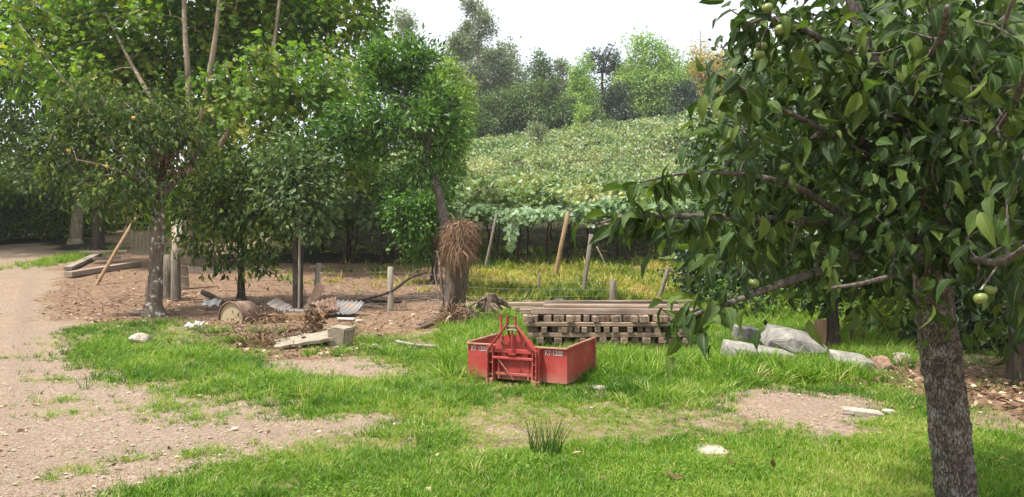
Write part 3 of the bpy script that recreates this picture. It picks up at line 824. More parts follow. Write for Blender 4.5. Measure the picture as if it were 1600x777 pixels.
# lichened persimmon tree
b = G(240, 494); Y = b.y
rt, tips = tree('persimmon_tree', 'persimmon tree with white lichen blotches on its trunk and a few yellow fruits', 'tree', b,
     [([b, at(243, 430, Y), at(247, 350, Y), at(252, 300, Y), at(256, 262, Y), at(250, 215, Y)], 0.21, 0.05),
      ([at(250, 330, Y), at(225, 285, Y - .3), at(190, 240, Y - .5), at(150, 205, Y - .6)], 0.09, 0.02), ([at(252, 310, Y), at(285, 270, Y + .2), at(320, 225, Y + .3)], 0.085, 0.02),
      ([at(252, 290, Y), at(235, 235, Y + .2), at(215, 170, Y + .3)], 0.07, 0.02), ([at(190, 240, Y - .5), at(120, 150, Y - .5), at(30, 38, Y - .5)], 0.022, 0.012), ([at(250, 300, Y), at(180, 265, Y - .9), at(120, 250, Y - 1)], 0.05, 0.015)],
     [L(170, 190, Y, 1.0, 1.0, .7), L(240, 190, Y, 1.0, 1.0, .75), L(120, 225, Y - .4, .75, .7, .6), L(205, 260, Y - .6, .8, .7, .6), L(295, 230, Y, .7), L(90, 270, Y - .4, .4, .4, .4), L(160, 300, Y - .7, .6, .5, .45), L(220, 310, Y - .5, .5, .5, .4), L(130, 160, Y, .6)],
     300, 15, 0.17, 0.145, 'ovate', 'leaf_persimmon', 'bark_lichen', r0=0.02, droop=0.7, seed=51, tbase=0.62, tvar=0.4, trunk_n=14)
def fruit_mesh(r=0.03):
    bm = bmesh.new()
    bmesh.ops.create_uvsphere(bm, u_segments=12, v_segments=8, radius=r)
    for v in bm.verts:
        v.co.z *= 0.86
        a = math.atan2(v.co.y, v.co.x); k = 1 + 0.05 * math.cos(4 * a); v.co.x *= k; v.co.y *= k
        if v.co.z > r * .7: v.co.z -= r * .12
    for f in bm.faces: f.smooth = True
    me = bpy.data.meshes.new('fruit'); bm.to_mesh(me); bm.free(); return me
def calyx_mesh(r=0.03):
    mb = MB()
    for k in range(4):
        a = k * math.pi / 2
        c, s = math.cos(a), math.sin(a)
        mb.add([(0, 0, r * .8), (r * .5 * c - r * .35 * s, r * .5 * s + r * .35 * c, r * .85), (r * .95 * c, r * .95 * s, r * .6), (r * .5 * c + r * .35 * s, r * .5 * s - r * .35 * c, r * .85)], [(0, 1, 2, 3)])
    mb.tube([(0, 0, r * .75), (0, 0, r * 1.5)], r * .1, 5)
    me = bpy.data.meshes.new('calyx'); me.from_pydata(mb.v, [], mb.f); me.update(); return me
FR_O = fruit_mesh(0.045); FR_O.materials.append(M['fruit_orange'])
for px, py in ((175, 184), (152, 232), (178, 281), (130, 240), (205, 215)):
    p = at(px, py, Y - 1.15)
    tt = tips[np.argmin(np.linalg.norm(tips - np.array(p), axis=1))]
    link('fruit', FR_O, None, rt, loc=Vector(tt) - rt.location + Vector((0, -.12, -.1)))
# clump of dry lichen moss in its fork
rng = np.random.default_rng(5)
tp = np.array([at(258 + rng.normal(0, 14), 258 + rng.normal(0, 12), Y - .25) for _ in range(40)])
p_, d_, n_, s_, t_ = cluster_leaves(tp, np.array(at(258, 262, Y)), 10, 0.06, 0.12, 0.6, 0.3, rng)
o = leaf_obj('dry_moss', p_, d_, n_, s_, 'narrow', t_, M['thatch'], rt, b); o['kind'] = 'stuff'

# dark drooping tree in front of the fence
b = G(377, 474); Y = b.y
tree('drooping_tree', 'dark glossy drooping tree whose lowest leaves hang before the brown bank', 'tree', b,
     [([b, at(377, 430, Y), at(380, 380, Y), at(375, 320, Y), at(385, 250, Y)], 0.115, 0.03), ([at(379, 370, Y), at(345, 320, Y - .3), at(320, 290, Y - .5)], 0.06, 0.02), ([at(379, 350, Y), at(430, 300, Y - .2), at(465, 270, Y)], 0.06, 0.02)],
     [L(380, 270, Y, .9, 1.0, .6), L(325, 290, Y - .3, .8, .7, .5), L(450, 280, Y, .8, .8, .6), L(385, 335, Y - .4, .8, .7, .5), L(320, 345, Y - .4, .6, .5, .4), L(405, 400, Y - .6, .45, .45, .55), L(470, 340, Y, .55), L(300, 380, Y - .2, .4, .3, .35), L(350, 400, Y - .5, .4, .4, .4), L(490, 290, Y, .7, .7, .5), L(290, 310, Y, .6, .6, .5)],
     300, 15, 0.2, 0.17, 'ovate', 'leaf_persimmon', 'bark_dark', r0=0.018, droop=1.0, seed=61, tbase=0.6, tvar=0.5)

# citrus tree behind the dead trunk
b0 = G(700, 484); Y = b0.y + 1.6
b = Vector((at(700, 480, Y).x, Y, h1(at(700, 480, Y).x, Y)))
tree('citrus_tree', 'glossy green citrus tree with crooked grey trunk rising behind the dry shaggy stump', 'tree', b,
     [([b, at(704, 430, Y), at(698, 370, Y), at(690, 325, Y), at(682, 290, Y), at(668, 262, Y), at(666, 235, Y), at(677, 205, Y)], 0.16, 0.09),
      ([at(677, 208, Y), at(650, 185, Y), at(622, 160, Y), at(605, 125, Y)], 0.07, 0.02), ([at(670, 215, Y), at(620, 205, Y - .4), at(560, 205, Y - .6), at(520, 215, Y - .7)], 0.07, 0.02),
      ([at(677, 205, Y), at(700, 180, Y), at(710, 150, Y)], 0.06, 0.02), ([at(622, 160, Y), at(640, 120, Y), at(655, 90, Y)], 0.04, 0.015)],
     [L(620, 95, Y, 1.0, .9, .55), L(585, 120, Y, .6, .7, .5), L(655, 85, Y, .6, .6, .4), L(560, 185, Y - .5, .8, .8, .35), L(640, 190, Y - .3, .9, .9, .35), L(690, 160, Y, .5, .6, .45), L(590, 225, Y, .9, .8, .3), L(690, 225, Y + .3, .5, .6, .45), L(640, 130, Y + .5, .5), L(520, 215, Y - .6, .6, .6, .3), L(712, 205, Y - .2, .35, .3, .4), L(706, 262, Y + .3, .35, .35, .45), L(650, 262, Y - .2, .4, .4, .4)],
     300, 28, 0.17, 0.2, 'narrow', 'leaf_citrus', 'bark_grey', r0=0.025, droop=0.1, up=0.5, seed=71, tbase=0.5, tvar=0.55)
# small trees between fence and vineyard
for i, (px, py, dY, lobes, lab, lm, lsz) in enumerate((
    (540, 412, 2, [(545, 290, 1.1), (500, 320, 1.0), (570, 250, 1.2), (530, 340, .7), (590, 310, .8)], 'young tree with thin grey trunk in front of the yellow weeds', 'leaf_plane', 0.18),
    (617, 420, 1, [(625, 330, .8), (600, 290, .9), (650, 320, .8), (640, 275, .8), (590, 345, .5)], 'slim twin stemmed tree behind the wire fence', 'leaf_citrus', 0.16),
    (463, 482, 0, [(470, 285, .9), (440, 320, .6), (480, 335, .6), (455, 250, .9)], 'thin dark tree by the pale fence post', 'leaf_wood', 0.16),
    (675, 440, -.5, [(668, 330, .5), (690, 350, .4), (645, 360, .5), (655, 400, .35), (625, 330, .5), (690, 300, .4)], 'bushy green sapling pressed behind the dry shaggy stump', 'leaf_citrus', 0.15),
    (300, 432, 6, [(320, 320, 1.3), (260, 330, 1.2), (390, 310, 1.4), (440, 340, 1.1), (300, 370, .8), (370, 360, .8)], 'shaded tree filling the gap behind the old thick posts', 'leaf_plane', 0.2),
    (480, 405, 8, [(480, 300, 1.6), (530, 260, 1.6), (430, 270, 1.6), (590, 300, 1.4), (640, 260, 1.5), (550, 340, .8)], 'darker tree at the near edge of the grapevines', 'leaf_wood', 0.22))):
    p = G(px, py); Y = p.y + dY
    x = at(px, py, Y).x; b = Vector((x, Y, h1(x, Y)))
    tree('young_tree', lab, 'tree', b,
         [([b, at(px + 2, (py + 330) / 2 + 20, Y), at(px, 320, Y), at(lobes[0][0], lobes[0][1], Y)], 0.06, 0.02), ([b + Vector((.12, 0, 0)), at(px + 9, (py + 330) / 2, Y), at(px + 14, 330, Y)], 0.045, 0.02)],
         [L(q[0], q[1], Y + random.uniform(-.6, .6), q[2], q[2], q[2] * .75) for q in lobes], 170, 20, 0.2, lsz, 'diamond', lm, 'bark_dark', r0=0.02, seed=80 + i, tbase=0.5, tvar=0.5)

# ================================================================== BACKGROUND HILL TREES
def far_tree(name, label, px, top, bot, wpx, Y, lm, shape='round', nt=150, nl=26, size=0.5, group=None, seed=0, bark='bark_far', stems=1, tb=0.5, cat='tree'):
    rng = np.random.default_rng(900 + seed)
    x = at(px, bot, Y).x; z = h1(x, Y); b = Vector((x, Y, z))
    zt = at(px, top, Y).z; hh = zt - z; w = pxw(wpx, Y) / 2 * 1.25
    lim = []
    for s in range(stems):
        dx = (s - (stems - 1) / 2) * w * .5
        lim.append(([b + Vector((dx * .3, 0, 0)), b + Vector((dx * .8 + rng.normal(0, .2), 0, hh * .4)), b + Vector((dx, 0, hh * .7)), b + Vector((dx * 1.1, 0, hh * .93))], 0.022 * hh / stems ** .5, 0.03))
    lob = []
    if shape == 'round':
        for f, s in ((.3, .7), (.45, .95), (.6, 1), (.78, .8), (.9, .45)):
            for q in range(2):
                lob.append(((x + rng.uniform(-.45, .45) * w, Y + rng.uniform(-.4, .4) * w, z + hh * f), (w * s * .62, w * s * .62, hh * .13)))
    elif shape == 'cone':
        for f, s in ((.2, .85), (.35, 1), (.5, .9), (.65, .72), (.8, .48), (.92, .25)):
            for q in range(2):
                lob.append(((x + rng.uniform(-.25, .25) * w, Y + rng.uniform(-.25, .25) * w, z + hh * f), (w * s * .75, w * s * .75, hh * .1)))
    elif shape == 'airy':
        for q in range(11):
            f = rng.uniform(.42, .97); s = 1.0 if f < .8 else .6
            lob.append(((x + rng.uniform(-.8, .8) * w * s, Y + rng.uniform(-.6, .6) * w * s, z + hh * f), (w * .33, w * .33, hh * .055)))
    return tree(name, label, cat, b, lim, lob, int(nt * 1.5), int(nl * 1.3), size * 0.95, size * .85, 'diamond', lm, bark, group, r0=0.1, seed=seed, tbase=tb, tvar=0.55, trunk_n=6, droop=.3, flare=False, shell=.35, twig=shape == 'airy')

FG = 'trees along the top of the vineyard hill'
far_tree('eucalyptus_tree', 'tallest airy eucalyptus with bare pale trunk above the vineyard', 748, -4, 205, 66, 104, 'leaf_euca', 'airy', 150, 22, 0.42, FG, 1)
far_tree('eucalyptus_tree', 'leaning grey green eucalyptus beside the tallest one', 722, 30, 205, 50, 106, 'leaf_euca', 'airy', 120, 22, 0.42, FG, 2)
far_tree('eucalyptus_tree', 'airy eucalyptus top showing over the citrus tree crown', 636, 14, 205, 60, 112, 'leaf_euca', 'airy', 120, 18, 0.42, FG, 3)
far_tree('hill_tree', 'grey green tree to the right of the eucalyptus pair', 782, 80, 205, 70, 108, 'leaf_euca', 'round', 130, 26, 0.5, FG, 4, tb=.3)
far_tree('hill_tree', 'rounded dark tree breaking the skyline before the araucaria', 845, 86, 200, 54, 112, 'leaf_wood', 'round', 120, 26, 0.5, FG, 5, tb=.35)
far_tree('hill_tree', 'slim greyish tree between dark tree and lime green cone', 880, 96, 200, 36, 114, 'leaf_euca', 'airy', 100, 24, 0.45, FG, 6, tb=.35)
far_tree('hill_tree', 'lime green cone shaped tree beside the araucaria', 913, 92, 185, 62, 100, 'leaf_lime', 'cone', 170, 26, 0.42, FG, 7)
far_tree('hill_tree', 'broad lime green tree on the hill crest', 1004, 55, 178, 100, 108, 'leaf_lime', 'cone', 240, 28, 0.48, FG, 8)
far_tree('hill_tree', 'pointed lime green tree merging into the broad one', 1040, 62, 175, 66, 109, 'leaf_lime', 'cone', 160, 26, 0.45, FG, 9)
far_tree('hill_tree', 'yellow autumn tree on the hill crest', 1108, 78, 168, 76, 110, 'leaf_yellow', 'round', 170, 24, 0.45, FG, 10, tb=.5)
far_tree('hill_tree', 'dark bluish tree at the foot of the lime green trees', 1070, 128, 172, 60, 104, 'leaf_blue', 'round', 110, 26, 0.42, FG, 12)
far_tree('hill_tree', 'low dark tree under the araucaria', 962, 134, 182, 60, 102, 'leaf_blue', 'round', 110, 26, 0.42, FG, 13)
far_tree('hill_tree', 'rounded mid green tree at the vineyard top edge', 832, 132, 205, 84, 95, 'leaf_wood', 'round', 170, 26, 0.42, FG, 14, tb=.65)
far_tree('hill_tree', 'bushy green tree in front of the eucalyptus trunks', 782, 142, 210, 76, 92, 'leaf_wood', 'round', 150, 26, 0.42, FG, 15, tb=.55)
far_tree('hill_tree', 'small green tree right of the bushy vineyard tree', 880, 150, 200, 50, 94, 'leaf_wood', 'round', 110, 26, 0.4, FG, 16, tb=.6)
far_tree('hill_tree', 'shaded tree at the left end of the vineyard top', 722, 152, 225, 70, 88, 'leaf_wood', 'round', 130, 26, 0.42, FG, 17, tb=.4)
far_tree('hill_tree', 'green tree behind the citrus crown at the hill foot', 655, 150, 235, 90, 84, 'leaf_wood', 'round', 150, 26, 0.45, FG, 18, tb=.4)
far_tree('hill_tree', 'dark tree filling behind the eucalyptus trunks', 752, 122, 200, 70, 118, 'leaf_wood', 'round', 130, 26, 0.5, FG, 19, tb=.3)
far_tree('hill_tree', 'dark tree rising behind the low vineyard trees', 860, 118, 195, 90, 120, 'leaf_wood', 'round', 130, 26, 0.5, FG, 20, tb=.35)
far_tree('hill_tree', 'dark tree behind the yellow autumn tree', 1150, 95, 165, 100, 118, 'leaf_wood', 'round', 130, 26, 0.5, FG, 21, tb=.5)
far_tree('hill_tree', 'green tree farther right along the hill crest', 1215, 70, 165, 90, 114, 'leaf_lime', 'round', 130, 26, 0.5, FG, 22, tb=.3)
far_tree('hill_tree', 'dark tree farthest right along the hill crest', 1300, 60, 160, 110, 116, 'leaf_wood', 'round', 130, 26, 0.5, FG, 23, tb=.5)
far_tree('hill_tree', 'tall dark tree behind the plane tree crowns', 560, 60, 240, 130, 100, 'leaf_wood', 'round', 150, 26, 0.55, FG, 24, tb=.5)
far_tree('lime_tree', 'bright yellow green tree behind the citrus tree', 702, 96, 268, 74, 47, 'leaf_bright', 'round', 170, 28, 0.26, None, 25, bark='bark_dark', tb=.5)
far_tree('sapling', 'pale slender sapling rising out of the vine canopy', 840, 176, 232, 20, 72, 'leaf_euca', 'airy', 50, 14, 0.26, None, 26, tb=.9)
far_tree('sapling', 'small leafy sapling at the vineyard top corner', 908, 160, 205, 18, 84, 'leaf_lime', 'airy', 40, 14, 0.28, None, 27, tb=.9)

for i, (px, top, wp, Y, lm, tb, lab) in enumerate((
    (800, 96, 90, 125, 'leaf_wood', .55, 'tall dull green tree in the row behind the bushy vineyard trees'), (665, 88, 90, 118, 'leaf_euca', .2, 'grey tree showing between citrus crown and eucalyptus'),
    (895, 112, 80, 124, 'leaf_blue', .6, 'dark bluish tree behind the lime green cone'), (970, 108, 80, 122, 'leaf_wood', .4, 'dark crown between the araucaria and the broad lime tree'),
    (765, 66, 60, 116, 'leaf_euca', .35, 'third eucalyptus crown right of the tallest trunk'), (712, 62, 70, 110, 'leaf_euca', .4, 'drooping eucalyptus crown left of the tallest trunk'),
    (1075, 90, 70, 120, 'leaf_lime', .35, 'soft green tree between lime and yellow trees'))):
    far_tree('hill_tree', lab, px, top, 190, wp, Y, lm, 'airy' if 'eucalyptus crown' in lab else 'round', 150, 26, 0.48, FG, 60 + i, tb=tb)
# bare pinkish tree above the yellow one
b = Vector((at(1095, 165, 113).x, 113, h1(at(1095, 165, 113).x, 113)))
root = empty('bare_tree', b, 'leafless pinkish tree rising above the yellow autumn tree', 'tree', FG)
mb = MB(); sk = limb(mb, [b, at(1096, 110, 113), at(1094, 70, 113), at(1095, 46, 113)], 0.18, 0.04, 6)
tp = sample_lobes([L(1095, 68, 113, 2.4, 2, 2.3), L(1092, 90, 113, 2.8, 2, 1.6)], 130, np.random.default_rng(3), .2)
grow(mb, sk, tp, 0.07, 1.0, np.random.default_rng(4), 0.03, 0); mb.build('trunk', M['bark_pale'], root, off=b)

# araucaria: flat candelabra of up-curved boughs on a bare stem
Y = 110; x = at(941, 170, Y).x; b = Vector((x, Y, h1(x, Y)))
root = empty('araucaria_tree', b, 'dark araucaria with flat umbrella crown against the sky', 'tree', FG)
mb = MB(); top = at(943, 96, Y)
sk = limb(mb, [b, at(941, 130, Y), top], 0.28, 0.12, 7)
tips = []
for k in range(26):
    a = k * 2.399; hh = random.uniform(-1.6, 0.4); r = random.uniform(1.2, 2.7)
    p0 = top + Vector((0, 0, hh)); p2 = top + Vector((math.cos(a) * r, math.sin(a) * r, hh + .6 + .25 * r))
    p1 = top + Vector((math.cos(a) * r * .6, math.sin(a) * r * .6, hh - .1))
    limb(mb, [p0, p1, p2], 0.09, 0.05, 5); tips += [p2, (p2 + p1) / 2 + Vector((0, 0, .2))]
mb.build('trunk', M['bark_dark'], root, smooth=True, off=b)
p_, d_, n_, s_, t_ = cluster_leaves(np.array(tips), np.array(top), 40, 0.32, 0.42, 0, .4, np.random.default_rng(8))
o = leaf_obj('crown', p_, d_, n_, s_, 'narrow', t_, M['leaf_blue'], root, b); o['kind'] = 'stuff'

# ================================================================== VINEYARD
def vine_leaves(name, y0, y1, dens, size, shape, mat, seed, label):
    rng = np.random.default_rng(seed)
    ar = (y1 - y0) * 90
    n = int(ar * dens)
    x = rng.uniform(-35, 55, n); y = rng.uniform(y0, y1, n)
    ppx = CX + x / y * FPX
    lim = np.where(y > 60, -12, -11)
    hole = fbm(x, y, .75, 141) + .35 * (fbm(x * .5, y * 1.6, .5, 143) - .5)
    k = (ppx > 380) & (ppx < 1500) & ~canopy_gap(x, y) & (x > lim) & (rng.random(n) < np.where(y < 42, 1, np.clip((hole + .11 * np.sin(y * 2 * math.pi / 3.2 + vnoise(x, y, .2, 8) * 3) - .27) * 7, .05, 1)))
    x, y = x[k], y[k]
    z = H(x, y) + 2.05 + (fbm(x, y, .75, 141) - .45) * 1.9 + (vnoise(x, y, .16, 44) - .5) * .9 + np.sin(y * 2 * math.pi / 2.6 + vnoise(x, y, .3, 2) * 2) * .2 + rng.normal(0, .14, len(x))
    cnt = len(x)
    d = rng.normal(0, 1, (cnt, 3)); d[:, 2] -= .35
    nr = rng.normal(0, .7, (cnt, 3)); nr[:, 2] += 1.0
    t = np.clip(fbm(x, y, .35, 47) * 1.3 - .25 + rng.normal(0, .2, cnt), 0, .86)
    blue = rng.random(cnt) < .06
    t[blue] = 1.0
    o = leaf_obj(name, np.stack([x, y, z], 1), d, nr, size * rng.uniform(.7, 1.3, cnt), shape, t, M[mat])
    return tag(o, label, 'grapevines', kind='stuff')
vine_leaves('vine_canopy', 28.3, 42, 150, 0.19, 'lobed', 'leaf_vine', 1, 'pale green roof of grape leaves on the near trellis')
vine_leaves('vine_canopy', 42, 67, 38, 0.25, 'diamond', 'leaf_vine', 2, 'grape leaf roof climbing the middle of the hillside')
vine_leaves('vine_canopy', 67, 100, 20, 0.36, 'diamond', 'leaf_vine', 3, 'grape leaf roof on the upper terrace below the trees')
# hanging fringe along the front edge, sprayed bluish
rng = np.random.default_rng(77)
n = 9000
x = rng.uniform(-7, 12, n); u = rng.random(n)
hang = 0.15 + 0.75 * fbm(x, x * 0 + 3.3, 1.1, 51) ** 1.6
y = 28.2 + rng.normal(0, .22, n) + vnoise(x, x * 0, .5, 4) * .9
z = H(x, y) + 2.2 + (fbm(x, y, .55, 41) - .4) * .6 - u * hang + rng.normal(0, .06, n)
d = rng.normal(0, .6, (n, 3)); d[:, 2] -= 1.0; d[:, 1] -= .3
nr = rng.normal(0, .5, (n, 3)); nr[:, 1] -= .8; nr[:, 2] += .7
t = np.clip(rng.normal(.5, .28, n) + (vnoise(x, z, .8, 5) - .5) * .8, 0, 1)
tag(leaf_obj('vine_fringe', np.stack([x, y, z], 1), d, nr, .2 * rng.uniform(.6, 1.25, n), 'lobed', t, M['leaf_vine_front']), 'bluish grape leaves hanging along the front edge of the trellis', 'grapevines', kind='stuff')
# one shoot hanging low
top = at(797, 325, 27.6); n = 150
u = rng.random(n)
pos = np.array(top)[None] + np.stack([rng.normal(.1, .13, n) * (1.3 - u), rng.normal(0, .1, n), -u * 1.5], 1)
d = rng.normal(0, .5, (n, 3)); d[:, 2] -= 1
nr = rng.normal(0, .4, (n, 3)); nr[:, 1] -= 1
o = empty('hanging_shoot', top, 'long bluish vine shoot dangling below the trellis edge', 'vine')
mb = MB(); mb.tube([top, top + Vector((.08, 0, -.6)), top + Vector((.1, 0, -1.4))], 0.012, 5); mb.build('stem', M['post'], o, off=top)
q = leaf_obj('leaves', pos, d, nr, .19 * rng.uniform(.7, 1.2, n), 'lobed', np.clip(rng.normal(.85, .15, n), 0, 1), M['leaf_vine_front'], o, top); q['kind'] = 'stuff'

# vine trunks below the trellis
for i in range(46):
    Y = random.choice([29.2, 31.8, 34.4, 37.0]) + random.uniform(-.3, .3)
    px = random.uniform(700, 1110) if i > 12 else random.uniform(470, 700)
    x = (px - CX) / FPX * Y
    z = h1(x, Y)
    mb = MB(); p = Vector((x, Y, z - .05)); pts = [p]
    for s in range(5):
        p = p + Vector((random.uniform(-.12, .12), random.uniform(-.1, .1), .43)); pts.append(p)
    limb(mb, pts, random.uniform(.045, .075), .03, 6, .25, 2)
    for s in (-1, 1):
        limb(mb, [pts[-2], pts[-1] + Vector((s * .25, 0, .0)), pts[-1] + Vector((s * .8, .1, .12))], .03, .015, 5, .2, 2)
    tag(mb.build('grapevine', M['bark_dark'], None, True, off=(x, Y, z), loc=(x, Y, z)), 'gnarled dark vine trunk in the shade under the trellis', 'vine', 'vine trunks under the trellis')

# ------------------------------------------------------------------ posts and poles
def pole(name, label, cat, foot, top, r, mat, group=None, n=9, rt=None):
    foot = Vector(foot); top = Vector(top); mb = MB()
    mid = (foot + top) / 2 + Vector((random.uniform(-.02, .02), 0, 0))
    mb.tube([foot - (top - foot).normalized() * .12, foot, mid, top - (top - foot).normalized() * .01, top], [r, r, r * .97, (rt or r * .93), (rt or r * .93) * .85], n, True, .1)
    return tag(mb.build(name, M[mat], None, True, off=foot, loc=foot), label, cat, group)
def pole_px(name, label, cat, a, bpx, r, mat, group=None, dtop=0):
    g = G(*a); return pole(name, label, cat, g, at(bpx[0], bpx[1], g.y + dtop), r, mat, group)
pole_px('trellis_post', 'tan leaning trellis post standing in yellow weeds', 'post', (867, 434), (888, 331), .075, 'post_tan', 'leaning trellis posts')
pole_px('trellis_post', 'grey leaning post at the vineyard corner nearest the timber', 'post', (911, 458), (924, 366), .07, 'post', 'leaning trellis posts')
pole_px('trellis_post', 'slim leaning trellis post right of the shaggy stump', 'post', (758, 420), (776, 333), .06, 'post', 'leaning trellis posts')
pole_px('trellis_post', 'short weathered post leaning toward the dark shrub', 'post', (1028, 470), (1045, 418), .06, 'post', 'leaning trellis posts')
pole_px('trellis_post', 'thin stake among the yellow weeds', 'stake', (841, 462), (843, 428), .035, 'post')
pole_px('trellis_post', 'pale diagonal brace pole under the vines', 'pole', (948, 420), (932, 385), .025, 'post_pale')
# hillside brace and stakes at the bare bank
p0 = at(1000, 262, 62); p0.z = h1(p0.x, 62)
pole('trellis_post', 'pale brace pole slanting across the bare hillside bank', 'pole', p0, at(970, 233, 62), .09, 'post_pale')
for px, pt in ((970, 229), (1000, 240)):
    p0 = at(px, 262, 63); p0.z = h1(p0.x, 63)
    pole('trellis_post', 'upright stake beside the brace pole on the hillside bank', 'post', p0, at(px, pt, 63), .08, 'post_pale', 'stakes on the hillside bank')

# wire fence
FN = [(275, 470, 390, .13, 'post'), (463, 481, 360, .09, 'bark_dark'), (493, 478, 411, .07, 'post_pale'), (610, 486, 417, .075, 'post_pale'), (958, 476, 437, .10, 'post')]
b = G(610, 486)
fence = empty('wire_fence', b, 'old wire fence with grey wooden posts along the brown bank', 'fence')
tops = []
for px, py, pt, r, mt in FN:
    g = G(px, py); t = at(px + (5 if px == 493 else 0), pt, g.y)
    mb = MB(); mb.tube([g + Vector((0, 0, -.15)), g, (g + t) / 2, t + Vector((0, 0, -.02)), t], [r, r, r * .96, r * .92, r * .7], 9, True, .12)
    mb.build('post', M[mt], fence, True, off=b); tops.append((g, t, r))
for k, f in enumerate((.35, .6, .85)):
    for i in range(len(tops) - 1):
        a0 = tops[i][0].lerp(tops[i][0] + Vector((0, 0, 1.1)), f); a1 = tops[i + 1][0].lerp(tops[i + 1][0] + Vector((0, 0, 1.1)), f)
        if i == 3: a1 = tops[4][0].lerp(tops[4][1], f)
        mid = (a0 + a1) / 2 + Vector((0, 0, -.06))
        mb = MB(); mb.tube([a0, mid, a1], 0.004, 4, False); mb.build('wire', M['wire'], fence, off=b)
# pair of old thick posts by the lichened trunk, and pole leaning on the tree
pole_px('old_post', 'thick mossy old post with flat top beside the lichened trunk', 'post', (262, 468), (262, 398), .17, 'post', 'old thick posts')
pole_px('old_post', 'broken pinkish trunk stub behind the thick mossy posts', 'stub', (284, 452), (279, 345), .22, 'bark_pale')
g = G(150, 446)
pole('leaning_pole', 'long tan pole propped diagonally against the lichened tree', 'pole', g, at(219, 329, g.y + 1.2), .055, 'post_tan')
pole_px('thin_stake', 'pale thin stake beside the dark fence pole', 'stake', (467, 484), (468, 345), .03, 'post_pale')
for (a, c) in (((480, 470), (458, 390)), ((690, 500), (678, 420))):
    g = G(*a)
    mb = MB(); t = at(c[0], c[1], g.y); mb.tube([g, (g + t) / 2, t], .012, 5)
    tag(mb.build('loose_wire', M['post_pale'], None, off=g, loc=g), 'thin pale stick leaning by the wire fence', 'stick', 'sticks by the wire fence')
# low rail behind the drooping tree
g0, g1 = G(290, 428), G(415, 428)
mb = MB(); mb.bar(g0 + Vector((0, 0, .12)), g1 + Vector((0, 0, .15)), .05, .2)
tag(mb.build('rail_board', M['board_grey'], None, off=g0, loc=g0), 'grey board lying on edge across the brown bank', 'board')

# ------------------------------------------------------------------ dead trunk with dry epiphyte
b = G(714, 508); Y = b.y
root = empty('shaggy_stump', b, 'thick dead trunk topped with a shaggy ball of dry brown roots', 'tree stump')
mb = MB()
limb(mb, [b + Vector((0, 0, -.1)), at(716, 470, Y), at(722, 430, Y), at(720, 385, Y), at(722, 350, Y)], .17, .12, 16, .35)
limb(mb, [b + Vector((-.16, -.12, -.05)), at(706, 460, Y - .25), at(703, 420, Y - .25), at(704, 385, Y - .2)], .10, .07, 9, .25)
limb(mb, [b + Vector((-.28, -.05, 0)), at(692, 470, Y - .1), at(687, 410, Y - .1), at(682, 392, Y - .1)], .045, .025, 7, .2)
for k in range(9):
    a = k * .7 + .2
    limb(mb, [b + Vector((math.cos(a) * .2, math.sin(a) * .2, .3)), b + Vector((math.cos(a) * .5, math.sin(a) * .5, .1)), b + Vector((math.cos(a) * .95, math.sin(a) * .9, -.04))], .12, .03, 7, .3, 3)
mb.build('trunk', M['bark_dead'], root, True, off=b)
def strands(name, c, n, r, length, mat, parent, off, rng, w=.012, droop=1.0, squash=1.0):
    u = unit(rng.normal(0, 1, (n, 3))); u[:, 2] = np.abs(u[:, 2]) * 1.0 - .15
    u = unit(u)
    st = np.array(c)[None] + u * r * rng.uniform(.1, .55, (n, 1))
    segs = 7; Vs = []; cur = st; dr = u * np.array([1, 1, squash]) + rng.normal(0, .35, (n, 3))
    side = unit(np.cross(dr, rng.normal(0, 1, (n, 3)))) * w * rng.uniform(.5, 1.3, (n, 1))
    ln = length * rng.uniform(.5, 1.2, (n, 1))
    for s in range(segs + 1):
        k = 1 - s / segs * .8
        Vs.append(np.stack([cur - side * k, cur + side * k], 1))
        dr = unit(dr); cur = cur + dr * ln / segs
        dr[:, 2] -= droop * .30
        dr += rng.normal(0, .38, (n, 3))
    V = np.stack(Vs, 1).reshape(n, -1, 3)
    base = np.arange(n)[:, None] * (2 * segs + 2)
    F = np.concatenate([np.stack([base[:, 0] + 2 * s, base[:, 0] + 2 * s + 1, base[:, 0] + 2 * s + 3, base[:, 0] + 2 * s + 2], 1) for s in range(segs)])
    t = np.repeat(rng.uniform(0, 1, n), 2 * segs + 2)
    o = link(name, mesh_np(name, V.reshape(-1, 3) - np.array(off), [F], t), M[mat], parent); o['kind'] = 'stuff'
    return o
strands('dry_root_ball', at(719, 366, Y - .05), 3000, .37, .5, 'thatch', root, b, np.random.default_rng(1), .009, 1.9)
strands('dry_root_beard', at(716, 388, Y - .2), 900, .2, .7, 'thatch', root, b, np.random.default_rng(2), .009, 2.4)
strands('dry_leaf_skirt', b + Vector((-.05, -.42, .15)), 700, .25, .42, 'leaf_dry', root, b, np.random.default_rng(3), .018, 1.0)

# small root stump to the right
b = G(766, 492)
root = empty('root_stump', b, 'small grey cut stump with tangled roots beside the dead trunk', 'stump')
mb = MB()
limb(mb, [b + Vector((0, 0, -.05)), b + Vector((0, 0, .25)), b + Vector((.02, 0, .5))], .24, .13, 12, .3)
for k in range(22):
    a = random.uniform(0, 6.28); r = random.uniform(.45, .8)
    limb(mb, [b + Vector((math.cos(a) * .12, math.sin(a) * .12, random.uniform(.15, .4))), b + Vector((math.cos(a) * r * .6, math.sin(a) * r * .6, random.uniform(.05, .3))), b + Vector((math.cos(a + .3) * r, math.sin(a + .3) * r, -.03))], .05, .015, 6, .35, 3)
mb.build('trunk', M['bark_dead'], root, True, off=b)

